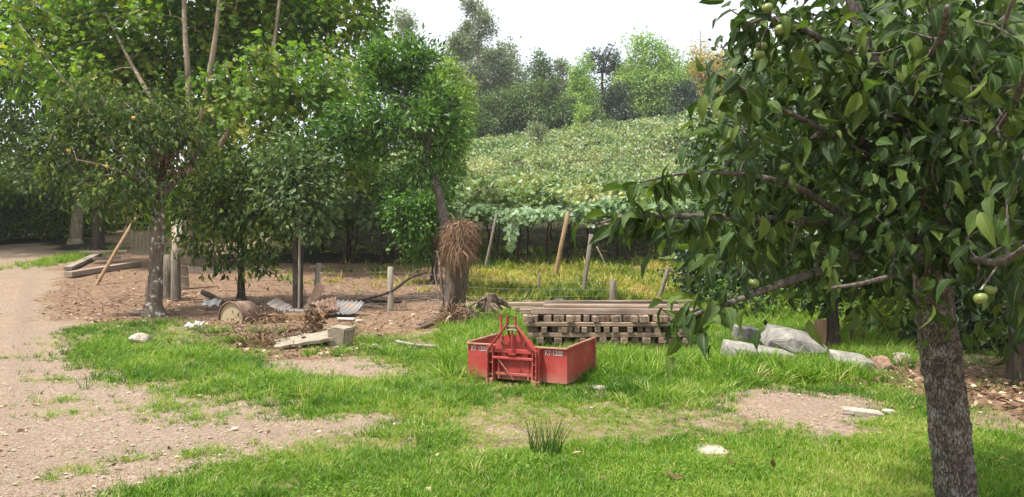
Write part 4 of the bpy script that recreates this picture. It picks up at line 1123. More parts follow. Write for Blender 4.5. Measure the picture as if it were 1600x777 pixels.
# ------------------------------------------------------------------ timber pile
pc = G(950, 552)
PB = Vector((pc.x, pc.y, pc.z))
def timber(c, d, rz=0, mat='timber', label='', group='', ry=0.0):
    mb = MB(); mb.box((0, 0, 0), d)
    w = PB + Vector(c)
    long_y = d[1] > d[0]
    if long_y:
        mb = MB(); mb.box((0, 0, 0), (d[1], d[0], d[2])); rz += math.pi / 2
    o = mb.build('timber', M[mat], None, bevel=.006, loc=w, rot=(random.uniform(-.03, .03), ry, rz))
    return tag(o, label, 'timber', group)
PW = pxw(270, PB.y)                                        # about three metres
zz = 0.05
R_ = random.uniform
gE = 'short timber ends facing the red box'
def row(z, n, x0, x1, hgt, skip, lab, grp):
    for i in range(n):
        if random.random() < skip: continue
        w = (x1 - x0) / n * R_(.78, .97)
        hh = hgt * R_(.88, 1.0)
        timber((x0 + (x1 - x0) * (i + .5) / n + R_(-.01, .01), .55 + R_(-.16, .08), z + hh / 2 + R_(0, .006)), (w, 1.2, hh), R_(-.09, .09), 'timber', lab, grp)
def beam(z, y, x0, x1, w, hgt, lab, grp, mat='timber', rz=0):
    timber(((x0 + x1) / 2, y, z + hgt / 2), (x1 - x0, w, hgt), rz + R_(-.02, .02), mat, lab, grp, R_(-.006, .006))
HX = PW / 2
row(0.0, 15, -HX + .55, HX - .1, .09, .05, 'short timber end in the lowest row of the pile, half hidden by grass', 'lowest row of timber ends')
for y, w_ in ((-.02, 'front'), (.95, 'rear')): beam(.093, y, -HX + .5, HX - .08, .1, .075, w_ + ' long beam low in the timber pile above the lowest row', 'low long beams')
row(.172, 19, -HX + .25, HX - .12, .095, .12, 'short timber end in the second gappy row of the pile', 'second row of timber ends')
for y, w_ in ((-.06, 'front'), (.5, 'middle'), (1.0, 'rear')): beam(.27, y, -HX + .1, HX - .14, .11, .07, w_ + ' long beam under the gappy middle row of timber ends', 'middle long beams')
row(.343, 24, -HX + .12, HX - .1, .095, .04, 'short timber end in the third row of the pile', 'third row of timber ends')
for y, w_ in ((-.05, 'front'), (.5, 'middle'), (1.05, 'rear')): beam(.441, y, -HX + .05, HX + .0, .12, .065, w_ + ' long beam directly under the upper row of timber ends', 'upper long beams')
row(.51, 25, -HX + .02, HX - .3, .105, .03, 'short blocky timber end in the crowded upper row', 'upper row of timber ends')
for k, (y, x0, x1, w, hh, z, rz) in enumerate(((.16, -HX + .16, HX - .3, .16, .095, .618, .0), (.36, -HX - .02, HX + .12, .17, .07, .618, .01), (.58, -HX + .3, HX - .05, .16, .075, .618, -.01), (.8, -HX - .1, HX + .05, .18, .07, .618, 0), (1.0, -HX + .2, HX + .32, .16, .07, .618, .005),
                                              (.55, -HX + .38, HX + .05, .16, .05, .697, .008), (.78, -HX + .42, HX - .1, .18, .05, .697, -.004), (1.02, -HX - .22, HX - .05, .2, .055, .697, .0), (.98, -HX + .42, HX + .3, .15, .04, .755, -.006))):
    beam(z, y, x0, x1, w, hh, ['thick front plank on top of the timber pile', 'wide plank sticking out at both ends of the pile top', 'plank in the middle of the pile top', 'broad weathered plank lying toward the back of the pile top',
         'plank poking out beyond the right end of the pile', 'upper plank resting on the middle planks', 'pale plank stacked second from the back', 'long plank poking out beyond the left end of the pile', 'topmost thin pale plank at the back of the pile'][k], 'planks on top of the pile', 'timber_top', rz)

# ------------------------------------------------------------------ red tractor box
pl, pr = G(727, 597), G(873, 607)
bx_c = (pl + pr) / 2
yaw = -math.radians(26)
root = empty('tractor_box', Vector((bx_c.x + .06, bx_c.y + .05, bx_c.z)), 'red steel tractor transport box with hitch frame standing in the grass', 'tractor box', rz=yaw)
W2, DP, Z0, Z1 = .69, .98, .05, .475
mb = MB(); mb.box((0, .012, (Z0 + Z1) / 2), (2 * W2, .006, Z1 - Z0)); mb.build('front_panel', M['red'], root)
mb = MB(); mb.box((0, -.002, Z1 + .004), (2 * W2 + .02, .04, .022)); mb.build('rim', M['red_edge'], root, bevel=.004)
for s in (-1, 1):
    mb = MB(); xo = s * W2
    mb.add([(xo, .015, Z0), (xo, DP, Z0), (xo, DP, Z1 + .03), (xo, .015, Z1), (xo - s * .006, .015, Z0), (xo - s * .006, DP, Z0), (xo - s * .006, DP, Z1 + .03), (xo - s * .006, .015, Z1)],
           [(0, 1, 2, 3), (7, 6, 5, 4), (0, 4, 5, 1), (3, 2, 6, 7), (1, 5, 6, 2), (0, 3, 7, 4)])
    sp = mb.build('side_panel', M['red'], root)
    mb = MB(); mb.bar((xo + s * .004, .03, Z1 + .012), (xo + s * .004, DP + .01, Z1 + .042), .035, .028); mb.build('rim', M['red_edge'], root, bevel=.004)
    mb = MB(); mb.box((xo + s * .014, DP - .015, (Z0 + Z1) / 2 + .02), (.03, .04, Z1 - Z0 + .04)); mb.build('corner_post', M['red_edge'], root, bevel=.004)
mb = MB(); mb.box((0, DP / 2, Z0 + .006), (2 * W2 - .02, DP - .02, .006)); mb.build('floor', M['red_edge'], root)
mb = MB(); mb.box((0, DP - .02, Z0 + .05), (2 * W2 - .03, .01, .1)); mb.build('rear_lip', M['red'], root)
# dished plate behind the hitch
poly = [(-.27, Z1 - .06)] + [(.27 * math.cos(math.radians(a)) * -1, Z1 - .02 + .17 * math.sin(math.radians(a)) ** .8) for a in range(12, 175, 12)] + [(.27, Z1 - .06)]
mb = MB(); mb.prism(poly, -.022, -.030); mb.build('hitch_plate', M['red'], root)
for s in (-1, 1):
    mb = MB(); mb.bar((s * .13, -.04, Z1 + .02), (s * .16, -.055, Z1 + .08), .02, .02); mb.build('hook', M['red_edge'], root)
# channel uprights
for s in (-1, 1):
    xc = s * .315
    mb = MB()
    for dx in (-.038, .038): mb.box((xc + dx, -.055, .245), (.012, .085, .45))
    mb.box((xc, -.012, .245), (.064, .006, .45))
    up = mb.build('upright', M['red'], root)
    for z in (.12, .27, .4):
        mb = MB(); mb.box((xc, -.06, z), (.062, .06, .014)); mb.build('gusset', M['red_edge'], up)
    mb = MB(); mb.box((xc + s * .005, -.085, .04), (.10, .05, .07)); mb.build('foot', M['red'], root, bevel=.006)
# cross members
for z, hh, y, w in ((.335, .03, -.085, .56), (.42, .05, -.05, .55), (.13, .035, -.04, .55)):
    mb = MB(); mb.box((0, y, z), (w, .035, hh)); mb.build('cross_member', M['red'], root, bevel=.004)
for x, y, z0, z1, t in ((-.21, -.05, .07, .33, .02), (.2, -.05, .07, .33, .02), (.25, -.06, .07, .33, .014), (-.14, -.03, .33, .45, .07), (.0, -.03, .36, .45, .012), (.15, -.03, .33, .45, .07)):
    mb = MB(); mb.box((x, y, (z0 + z1) / 2), (t, .02, z1 - z0)); mb.build('strut', M['red'], root)
mb = MB(); mb.bar((-.2, -.09, .32), (.02, -.1, .07), .012, .012); mb.build('brace_rod', M['red_edge'], root)
# three point hitch A-frame
for s in (-1, 1):
    mb = MB()
    mb.bar((s * .335, -.11, .03), (s * .335, -.11, .44), .05, .012, up=(1, 0, 0))
    mb.bar((s * .335, -.11, .43), (s * .062, -.12, .755), .05, .014, up=(1, 0, 0))
    mb.bar((s * .062, -.12, .74), (s * .05, -.12, .87), .05, .014, up=(1, 0, 0))
    hf = mb.build('hitch_arm', M['red'], root, bevel=.003)
    for z in (.1, .2, .3, .38):
        mb = MB(); mb.tube([(s * .335, -.142, z), (s * .335, -.13, z)], .008, 8); mb.build('bolt', M['red_edge'], hf)
mb = MB(); mb.tube([(-.09, -.12, .735), (.09, -.12, .735)], .014, 8); mb.build('hitch_pin', M['wire'], root)
mb = MB(); mb.tube([(-.08, -.12, .69), (.08, -.12, .69)], .01, 8); mb.build('hitch_pin', M['wire'], root)
mb = MB(); mb.bar((0, -.10, .40), (0, -.10, .68), .018, .018); mb.box((0, -.10, .39), (.1, .03, .02)); mb.build('lever', M['red'], root)
mb = MB(); mb.bar((-.17, -.05, .5), (-.19, -.05, .87), .022, .022); mb.build('latch_bar', M['red'], root)
for s in (-1, 1):
    mb = MB(); mb.bar((s * .06, -.11, .74), (s * .16, .35, Z0 + .03), .03, .012); mb.build('back_stay', M['red'], root)
# stencilled lettering
def lettering(txt, x, z, h, parent):
    cu = bpy.data.curves.new('lettering', 'FONT'); cu.body = txt; cu.size = h * 1.4; cu.align_x = 'CENTER'; cu.extrude = .0005; cu.offset = .0015
    tmp = bpy.data.objects.new('lettering_source', cu); COL.objects.link(tmp)
    bpy.context.view_layer.update()
    me = bpy.data.meshes.new_from_object(tmp.evaluated_get(bpy.context.evaluated_depsgraph_get()))
    bpy.data.objects.remove(tmp)
    for v in me.vertices: v.co.x *= .78
    me.materials.clear(); me.materials.append(M['letter'])
    return link('lettering', me, None, parent, (x, .005, z), (math.pi / 2, 0, 0))
lettering('RT 1300', -.525, Z1 - .085, .062, root)
lettering('RT-1300', .515, Z1 - .085, .062, root)

# ------------------------------------------------------------------ stones
def rock(name, label, cat, c, d, mat, rz=0, rx=0, ry=0, seed=0, group=None, npts=26, sub=2, rough=.03):
    rng = random.Random(seed); bm = bmesh.new()
    for i in range(npts):
        v = Vector((rng.gauss(0, 1), rng.gauss(0, 1), rng.gauss(0, 1))).normalized()
        p = 3.5
        k = (abs(v.x) ** p + abs(v.y) ** p + abs(v.z) ** p) ** (-1 / p)
        v *= k * rng.uniform(.82, 1.0)
        bm.verts.new((v.x * d[0] / 2, v.y * d[1] / 2, v.z * d[2] / 2))
    r = bmesh.ops.convex_hull(bm, input=bm.verts)
    bmesh.ops.delete(bm, geom=[g for g in r['geom_interior'] if isinstance(g, bmesh.types.BMVert)], context='VERTS')
    bmesh.ops.bevel(bm, geom=list(bm.edges), offset=min(d) * .05, segments=1, affect='EDGES')
    bmesh.ops.triangulate(bm, faces=bm.faces)
    bmesh.ops.subdivide_edges(bm, edges=[e for e in bm.edges if e.calc_length() > max(d) * .12], cuts=1)
    for v in bm.verts:
        v.co += v.normal * rng.uniform(-1, 1) * rough * min(d)
    me = bpy.data.meshes.new(name); bm.to_mesh(me); bm.free()
    o = link(name, me, M[mat], None, c, (rx, ry, rz))
    return tag(o, label, cat, group)
def rock_px(name, label, cat, px, py, wpx, hpx, mat, depth=.7, seed=0, rz=0, rx=0, ry=0, lift=.0, sink=.25, dy=0, npts=26):
    g = G(px, py); g.y += dy
    w = pxw(wpx, g.y); hh = pxw(hpx, g.y)
    return rock(name, label, cat, (g.x, g.y + w * depth * .5, h1(g.x, g.y) + hh * (.5 - sink) + lift), (w, w * depth, hh), mat, rz, rx, ry, seed, npts=npts)
def slab(name, label, cat, c, pts, mat, rz=0, seed=0):
    rng = random.Random(seed); bm = bmesh.new()
    for p in pts: bm.verts.new(p)
    r = bmesh.ops.convex_hull(bm, input=bm.verts)
    bmesh.ops.delete(bm, geom=[g for g in r['geom_interior'] if isinstance(g, bmesh.types.BMVert)], context='VERTS')
    bmesh.ops.bevel(bm, geom=list(bm.edges), offset=.012, segments=1, affect='EDGES')
    bmesh.ops.triangulate(bm, faces=bm.faces)
    for k in range(2): bmesh.ops.subdivide_edges(bm, edges=[e for e in bm.edges if e.calc_length() > .14], cuts=1); bmesh.ops.triangulate(bm, faces=bm.faces)
    for v in bm.verts: v.co += v.normal * rng.uniform(-.004, .004)
    me = bpy.data.meshes.new(name); bm.to_mesh(me); bm.free()
    return tag(link(name, me, M[mat], None, c, (0, 0, rz)), label, cat)
q = G(1188, 571)
slab('rock_slab', 'low flat grey slab lying left in the rock group on the grass', 'rock', q, [(-.5, -.1, -.1), (-.47, -.08, .27), (-.42, .4, .34), (-.5, .5, -.05), (.5, -.12, -.1), (.48, -.08, .16), (.45, .3, .2), (.5, .4, -.1), (-.1, -.2, -.1), (-.1, -.14, .22), (-.2, .4, .31)], 'stone', .04, 1)
q = G(1250, 568); q.y += .3
slab('rock_slab', 'large angular grey slab propped on top of the rock group', 'rock', q, [(-.44, -.18, .22), (-.43, -.30, .34), (-.36, -.22, .47), (-.30, .3, .55), (-.46, .3, .3), (-.06, -.40, .16), (-.08, -.38, .38), (-.02, -.2, .47), (.06, -.36, .30), (.42, -.30, .15), (.44, -.26, .24), (.30, .3, .42), (.40, .3, .22)], 'stone', -.05, 2)
q = G(1197, 556); q.y += .9
slab('rock_slab', 'small grey block behind the two big slabs', 'rock', q, [(-.2, -.15, -.1), (-.2, -.13, .36), (-.16, .3, .4), (-.2, .3, -.1), (.2, -.15, -.1), (.18, -.1, .33), (.2, .3, .36), (.2, .3, -.1)], 'stone', .2, 3)
q = G(1336, 582)
slab('rock_slab', 'grey slab sloping down at the right end of the rock group', 'rock', q, [(-.22, .02, -.05), (-.24, .06, .16), (-.2, .5, .26), (-.2, .5, 0), (.26, -.05, -.06), (.26, -.02, .14), (.24, .4, .2), (.26, .4, -.05), (.06, -.14, -.02), (.08, -.12, .17)], 'stone', -.1, 4)
rock_px('rock', 'reddish brown rock by the leaf litter under the trees', 'rock', 1388, 582, 44, 32, 'stone_red', .9, 21)
rock_px('rock', 'tan rock touching the reddish rock', 'rock', 1425, 578, 36, 30, 'stone_pale', .9, 22, dy=.2)
rock_px('rock', 'small dark red stone below the sloping slab', 'rock', 1342, 600, 18, 14, 'stone_red', .9, 23)
q = G(1347, 650)
slab('broken_plank', 'short pale broken plank lying on the gravel patch', 'plank', q, [(-.2, -.04, 0), (-.2, -.04, .07), (-.17, .12, .07), (-.17, .12, 0), (.2, -.06, -.02), (.2, -.06, .04), (.17, .1, .04), (.17, .1, -.02)], 'stone_pale', -.3, 5)
rock_px('rock', 'pale chip of stone beside the broken plank', 'rock', 1392, 648, 26, 10, 'stone_pale', .7, 26)
rock_px('flagstone', 'whitish flat stone sunk flush in the lawn', 'stone', 1117, 712, 58, 9, 'stone_pale', 1.3, 25, sink=.5)
rock_px('rock', 'rounded tan rock in the grass beside the gravel road', 'rock', 212, 540, 36, 26, 'stone_pale', .9, 27)
rock_px('flagstone', 'small pale stone in the grass in front of the red box', 'stone', 935, 610, 34, 9, 'stone_pale', .9, 28, sink=.4)
rock_px('flagstone', 'pale flat stone left of the red box', 'stone', 714, 578, 26, 9, 'stone_pale', .8, 29, sink=.3)
for i, (px, py) in enumerate(((1405, 560), (1440, 600), (1555, 620), (1475, 590), (1290, 588), (1372, 600))):
    rock_px('rock', 'small brown stone in the leaf litter under the right hand trees', 'rock', px, py, random.uniform(14, 24), random.uniform(10, 16), 'stone_red', .9, 31 + i)['group'] = 'stones in the litter'
for i, (px, py, wd) in enumerate(((560, 505, 12), (585, 542, 10), (650, 545, 12), (275, 488, 10), (640, 690, 10), (925, 640, 8), (672, 712, 10), (500, 556, 10), (1060, 600, 9))):
    rock_px('pebble', 'small pale loose stone on the bare earth', 'stone', px, py, wd, wd * .7, 'stone_pale', .9, 51 + i)['group'] = 'loose pale stones'

# ------------------------------------------------------------------ junk heap
# oil drum on its side, end facing the camera
g = G(360, 503); R = pxw(26, g.y)
root = empty('oil_drum', g, 'rusty oil drum on its side with cream coloured end', 'drum', rz=math.radians(-28))
R = pxw(27, g.y); DL = .5; cz = R * .15
def ring(y, r, n=28): return [(r * math.cos(2 * math.pi * k / n), y, cz + r * math.sin(2 * math.pi * k / n)) for k in range(n)]
mb = MB()
prof = [(0, R), (.02, R), (.25, R * .985), (.27, R * 1.02), (.29, R * .985), (DL, R)]
n = 28; base = 0
for y, r in prof: mb.v += ring(y, r)
for i in range(len(prof) - 1):
    for k in range(n): mb.f.append((i * n + k, i * n + (k + 1) % n, (i + 1) * n + (k + 1) % n, (i + 1) * n + k))
mb.f.append(tuple((len(prof) - 1) * n + k for k in range(n)))
mb.build('shell', M['rust'], root, True)
mb = MB(); mb.v += ring(.03, R * .965); mb.f.append(tuple(range(n)))
lid = mb.build('lid', M['drum_lid'], root)
mb = MB()
for y, r in ((-.012, R * 1.02), (-.012, R * .95), (.032, R * .95), (.032, R * 1.02)): mb.v += ring(y, r)
for i in range(4):
    j = (i + 1) % 4
    for k in range(n): mb.f.append((i * n + k, i * n + (k + 1) % n, j * n + (k + 1) % n, j * n + k))
mb.build('rim', M['rust'], root, True)
mb = MB(); mb.tube([(R * .55, .03, cz + R * .3), (R * .55, .012, cz + R * .3)], .03, 10); mb.build('bung', M['rust'], lid)

def sheet(name, label, cat, p, w, l, mat, rot, corr=0.0, nwave=7, thick=.004, bend=0.0, jag=0.0, seed=0):
    rng = random.Random(seed); nxs = nwave * 6 if corr else 8; nys = 8
    vs = []; fs = []
    for j in range(nys + 1):
        for i in range(nxs + 1):
            u = i / nxs - .5; v = j / nys - .5
            e = (jag * rng.uniform(-1, 1)) if (i in (0, nxs) or j in (0, nys)) else 0
            vs.append((u * w + e, v * l + e, corr * math.sin((u + .5) * nwave * 2 * math.pi) + bend * (v * v * 4) * (.5 + u)))
    for j in range(nys):
        for i in range(nxs):
            a = j * (nxs + 1) + i; fs.append((a, a + 1, a + nxs + 2, a + nxs + 1))
    nv = len(vs); vs += [(x, y, z - thick) for x, y, z in vs]
    fs += [tuple(nv + i for i in reversed(f)) for f in fs]
    rim = [i for i in range(nxs)]
    for i in range(nxs):
        fs.append((i + 1, i, nv + i, nv + i + 1)); t = nys * (nxs + 1) + i; fs.append((t, t + 1, nv + t + 1, nv + t))
    for j in range(nys):
        a = j * (nxs + 1); fs.append((a, a + nxs + 1, nv + a + nxs + 1, nv + a)); a += nxs; fs.append((a + nxs + 1, a, nv + a, nv + a + nxs + 1))
    me = bpy.data.meshes.new(name); me.from_pydata(vs, [], fs); me.update()
    for f in me.polygons: f.use_smooth = bool(corr)
    return tag(link(name, me, M[mat], None, p, rot), label, cat)
def gp(px, py, dz=0.0, dy=0.0):
    g = G(px, py); return Vector((g.x, g.y + dy, h1(g.x, g.y + dy) + dz))
sheet('corrugated_sheet', 'bent grey corrugated roofing sheet on the rubbish heap', 'roofing sheet', gp(530, 494, .16), .95, .7, 'zinc', (.35, .12, -.5), .022, 7, bend=.12, seed=2)
sheet('corrugated_sheet', 'crumpled rusty corrugated sheet beside the upright board', 'roofing sheet', gp(508, 496, .22), .55, .5, 'rust', (.55, -.1, .3), .02, 5, bend=.1, seed=3)
sheet('metal_sheet', 'pale grey metal panel tilted on the rubbish heap', 'metal sheet', gp(437, 492, .22), .5, .34, 'zinc', (.45, .42, -.3), .012, 3, seed=4)
sheet('metal_sheet', 'flat grey sheet lying on the wooden tray', 'metal sheet', gp(455, 496, .165), .7, .3, 'zinc', (.1, .02, .05), .0, seed=5, jag=.02)
mb = MB(); mb.box((0, 0, .08), (.85, .05, .13)); mb.box((0, .4, .08), (.85, .05, .13)); mb.box((-.4, .2, .08), (.05, .36, .13)); mb.box((.4, .2, .08), (.05, .36, .13))
tag(mb.build('wooden_tray', M['post_tan'], None, bevel=.006, loc=gp(450, 502), rot=(0, 0, .06)), 'shallow tan wooden tray under the grey sheets', 'tray')
sheet('broken_board', 'rusty broken panel standing upright in the rubbish heap', 'panel', gp(490, 494, .42), .2, .75, 'rust', (1.35, .5, .15), 0, seed=6, jag=.03, thick=.02)
sheet('concrete_slab', 'thin broken pale slab tilted over brush', 'slab', gp(478, 540, .13), 1.0, .6, 'concrete', (.12, -.14, .25), 0, seed=7, jag=.05, thick=.05)
o = rock_px('concrete_block', 'square cream concrete block at the edge of the rubbish heap', 'block', 534, 540, 34, 34, 'concrete', .8, 41, rz=.5, sink=.08, npts=60)
me = bpy.data.meshes.new('concrete_block'); bm = bmesh.new(); bmesh.ops.create_cube(bm, size=1)
for v in bm.verts:
    v.co.x *= .38; v.co.y *= .34; v.co.z *= .34
    if v.co.z < 0: v.co.x *= .8; v.co.y *= .85
bmesh.ops.bevel(bm, geom=list(bm.edges), offset=.02, segments=2, affect='EDGES')
bmesh.ops.subdivide_edges(bm, edges=bm.edges, cuts=1)
for v in bm.verts: v.co += Vector((R_(-1, 1), R_(-1, 1), R_(-1, 1))) * .006
bm.to_mesh(me); bm.free(); me.materials.append(M['concrete']); o.data = me
o.location = gp(533, 541, .16); o.rotation_euler = (.05, .06, -.35)
sheet('plastic_scrap', 'crumpled white plastic scrap on the ground by the drum', 'plastic scrap', gp(303, 514, .05), .32, .25, 'plastic_white', (.2, .15, .3), .03, 2, seed=8, bend=.1, jag=.03)
sheet('plastic_scrap', 'whitish torn bag behind the oil drum', 'plastic scrap', gp(330, 484, .12), .4, .3, 'plastic_white', (.5, .3, .5), .03, 2, seed=9, bend=.15, jag=.04)
sheet('metal_scrap', 'flat grey scrap at the foot of the lichened tree', 'scrap', gp(232, 492, .05), .8, .3, 'zinc', (.05, .05, .0), .01, 2, seed=10, jag=.03)
sheet('metal_scrap', 'small white scrap beside the corrugated sheet', 'scrap', gp(540, 502, .06), .35, .2, 'plastic_white', (.1, .05, .2), 0, seed=11, jag=.02)
mb = MB(); limb(mb, [(-.35, 0, .35), (0, 0, .2), (.35, -.05, .04)], .07, .06, 8, .3)
tag(mb.build('rotten_log', M['bark_dark'], None, True, loc=gp(335, 478), rot=(0, 0, -.2)), 'dark rotten log leaning behind the oil drum', 'log')
mb = MB(); limb(mb, [(-.9, 0, .1), (0, .05, .12), (1.0, 0, .08)], .05, .035, 7, .3)
tag(mb.build('rotten_log', M['bark_dark'], None, True, loc=gp(565, 478), rot=(0, 0, .1)), 'thin dark log on the ground behind the corrugated sheet', 'log')
g = G(560, 486); mb = MB(); limb(mb, [g + Vector((-.9, 0, .1)), at(600, 460, g.y), at(640, 435, g.y), at(668, 425, g.y)], .05, .02, 7, .2)
tag(mb.build('fallen_branch', M['bark_dark'], None, True, off=g, loc=g), 'dark fallen branch rising across the wire fence', 'branch')
g = G(665, 545); mb = MB(); limb(mb, [g + Vector((-.5, 0, .12)), g + Vector((0, -.05, .05)), g + Vector((.7, .1, .05)), g + Vector((1.1, .1, .06))], .03, .02, 6, .3)
tag(mb.build('fallen_branch', M['post_pale'], None, True, off=g, loc=g), 'pale dry branch in the grass left of the red box', 'branch')
# boards by the roadside tree
def board(label, a, c, w, hh, mat='board_grey', dz=.1):
    p, q = gp(*a, dz), gp(*c, dz)
    mid = (p + q) / 2; d = q - p
    mb = MB(); mb.box((0, 0, 0), (d.length, w, hh))
    e = d.to_track_quat('X', 'Z').to_euler()
    return tag(mb.build('board', M[mat], None, bevel=.008, loc=mid, rot=e), label, 'board', 'boards dumped beside the road')
board('long grey board lying lowest at the foot of the leaning pole', (106, 435), (216, 417), .3, .18, dz=.12)
board('grey board lying crossways behind the long lowest board', (106, 424), (160, 398), .28, .12, dz=.1)
board('short grey board behind the leaning pole', (146, 412), (188, 410), .25, .12, dz=.18)
board('thin board on the pile beside the dark roadside tree', (125, 404), (200, 402), .2, .1, dz=.25)
# wood slats leaning behind the boards (paling)
for i in range(9):
    px = 178 + i * 6.5; g = gp(px, 404, 0, 1.5)
    mb = MB(); mb.bar(g, g + Vector((R_(-.06, .06), .05, R_(.8, 1.3))), R_(.06, .09), .03, up=(0, 1, 0))
    tag(mb.build('stake', M['post'], None, off=g, loc=g), 'grey upright stake in the row behind the leaning pole', 'stake', 'stakes behind the leaning pole')

# twigs, dry brush: too many to count
def twig_stuff(name, label, cx, cy, n, rx, ry, mat, zmax=.25, ln=.5, seed=0, r=.008):
    rng = random.Random(seed); mb = MB(); c = G(cx, cy)
    for i in range(n):
        x, y = c.x + rng.gauss(0, rx), c.y + rng.gauss(0, ry); z = h1(x, y)
        a = rng.uniform(0, 6.28); l = ln * rng.uniform(.4, 1.3); up = rng.uniform(-.05, .5) * zmax * 2
        p0 = Vector((x, y, z + rng.uniform(0, .08))); p2 = p0 + Vector((math.cos(a) * l, math.sin(a) * l, up)); p1 = (p0 + p2) / 2 + Vector((rng.gauss(0, .05), rng.gauss(0, .05), rng.uniform(0, .1)))
        p2.z = max(p2.z, h1(p2.x, p2.y) + .01); mb.tube([p0, p1, p2], [r, r * .8, r * .4], 4, False)
    return tag(mb.build(name, M[mat], None), label, 'twigs', kind='stuff')
twig_stuff('dry_twigs', 'dry brown twigs heaped around the slab and tray', 440, 530, 110, .8, .35, 'bark_dead', seed=1)
twig_stuff('dry_twigs', 'pale dry twigs scattered over the brown bank', 560, 470, 160, 2.2, 1.2, 'post_pale', .1, .6, 2)
twig_stuff('dry_twigs', 'twigs fallen beneath the lichened tree', 230, 470, 90, 1.2, 1.2, 'bark_dead', .08, .5, 3)
twig_stuff('dry_twigs', 'twigs lying in the litter under the right hand trees', 1430, 590, 60, .9, .5, 'bark_dead', .1, .4, 4)
# dry brush leaves heap
rng = np.random.default_rng(14)
def brush(px, py, n, rx, ry, zh, size, seed, label):
    rng = np.random.default_rng(seed); c = G(px, py)
    x = c.x + rng.normal(0, rx, n); y = c.y + rng.normal(0, ry, n); z = H(x, y) + rng.random(n) ** 1.5 * zh
    o = leaf_obj('dry_brush', np.stack([x, y, z], 1), rng.normal(0, 1, (n, 3)), rng.normal(0, 1, (n, 3)) + np.array([0, -.2, .5]), size * rng.uniform(.6, 1.3, n), 'narrow', rng.random(n) * .75, M['leaf_dry'])
    return tag(o, label, 'dry brush', kind='stuff')
brush(492, 520, 180, .16, .12, .5, .16, 1, 'heap of curled dry leaves leaning on the upright rusty panel')
brush(410, 540, 130, .38, .22, .22, .16, 2, 'dry brown brush in front of the oil drum')
brush(420, 505, 160, .3, .15, .25, .14, 3, 'dry leaves between the drum and the wooden tray')

# ================================================================== RIGHT SIDE
# rear trees and shrubs on the right
def bush(name, label, cat, px, py, Y, lobes, lm, nt, nl, sp, size, shape='diamond', seed=0, bark='bark_dark', tb=.5, group=None, droop=.4):
    x = at(px, py, Y).x; b = Vector((x, Y, h1(x, Y)))
    lim = [([b, b + Vector((R_(-.1, .1), 0, .4)), Vector(lobes[0][0])], .05, .02)]
    for l in lobes[1:4]: lim.append(([b + Vector((R_(-.1, .1), R_(-.1, .1), 0)), (b + Vector(l[0])) / 2, Vector(l[0])], .035, .015))
    return tree(name, label, cat, b, lim, lobes, nt, nl, sp, size, shape, lm, bark, group, .02, seed=seed, tbase=tb, tvar=.5, flare=False, trunk_n=7, droop=droop)
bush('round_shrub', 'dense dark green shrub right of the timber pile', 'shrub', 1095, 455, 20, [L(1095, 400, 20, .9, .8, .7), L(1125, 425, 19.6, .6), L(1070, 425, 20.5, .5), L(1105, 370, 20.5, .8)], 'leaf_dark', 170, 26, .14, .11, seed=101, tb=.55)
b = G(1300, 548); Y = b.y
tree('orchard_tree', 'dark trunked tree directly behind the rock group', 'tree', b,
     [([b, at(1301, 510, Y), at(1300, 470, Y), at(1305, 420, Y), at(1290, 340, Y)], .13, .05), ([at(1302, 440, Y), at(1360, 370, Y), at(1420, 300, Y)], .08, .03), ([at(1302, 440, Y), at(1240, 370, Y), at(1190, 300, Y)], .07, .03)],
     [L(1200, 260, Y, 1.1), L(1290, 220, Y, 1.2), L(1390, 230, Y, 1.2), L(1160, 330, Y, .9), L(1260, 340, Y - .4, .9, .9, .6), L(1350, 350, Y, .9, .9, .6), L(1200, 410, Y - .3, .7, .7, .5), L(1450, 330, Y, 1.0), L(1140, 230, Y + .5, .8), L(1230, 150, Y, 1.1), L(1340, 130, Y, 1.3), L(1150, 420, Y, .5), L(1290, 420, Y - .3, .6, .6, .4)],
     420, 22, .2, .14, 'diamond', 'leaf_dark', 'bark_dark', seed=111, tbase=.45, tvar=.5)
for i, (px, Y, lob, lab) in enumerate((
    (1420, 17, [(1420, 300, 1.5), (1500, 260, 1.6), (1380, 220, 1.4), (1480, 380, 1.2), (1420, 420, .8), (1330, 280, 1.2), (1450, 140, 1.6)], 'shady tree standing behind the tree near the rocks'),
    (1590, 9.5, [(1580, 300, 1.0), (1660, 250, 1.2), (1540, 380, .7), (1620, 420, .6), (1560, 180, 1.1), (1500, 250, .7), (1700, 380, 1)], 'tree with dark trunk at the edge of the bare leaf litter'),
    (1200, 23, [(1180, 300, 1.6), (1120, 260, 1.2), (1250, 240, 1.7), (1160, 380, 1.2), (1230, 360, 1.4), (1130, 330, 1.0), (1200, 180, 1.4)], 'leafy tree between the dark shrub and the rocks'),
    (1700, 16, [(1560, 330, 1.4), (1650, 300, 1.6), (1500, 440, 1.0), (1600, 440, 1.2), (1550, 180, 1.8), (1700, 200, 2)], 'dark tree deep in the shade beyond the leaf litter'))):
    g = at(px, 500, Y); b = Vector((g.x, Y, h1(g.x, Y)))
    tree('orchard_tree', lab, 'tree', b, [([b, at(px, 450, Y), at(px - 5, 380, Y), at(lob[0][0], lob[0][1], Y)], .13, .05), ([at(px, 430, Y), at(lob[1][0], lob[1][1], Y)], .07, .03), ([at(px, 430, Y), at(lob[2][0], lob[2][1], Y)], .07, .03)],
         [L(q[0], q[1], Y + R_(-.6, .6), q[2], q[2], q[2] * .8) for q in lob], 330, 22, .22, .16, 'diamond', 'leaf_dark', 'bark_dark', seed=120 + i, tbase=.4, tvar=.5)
GS = 'bright shrubs behind the rocks'
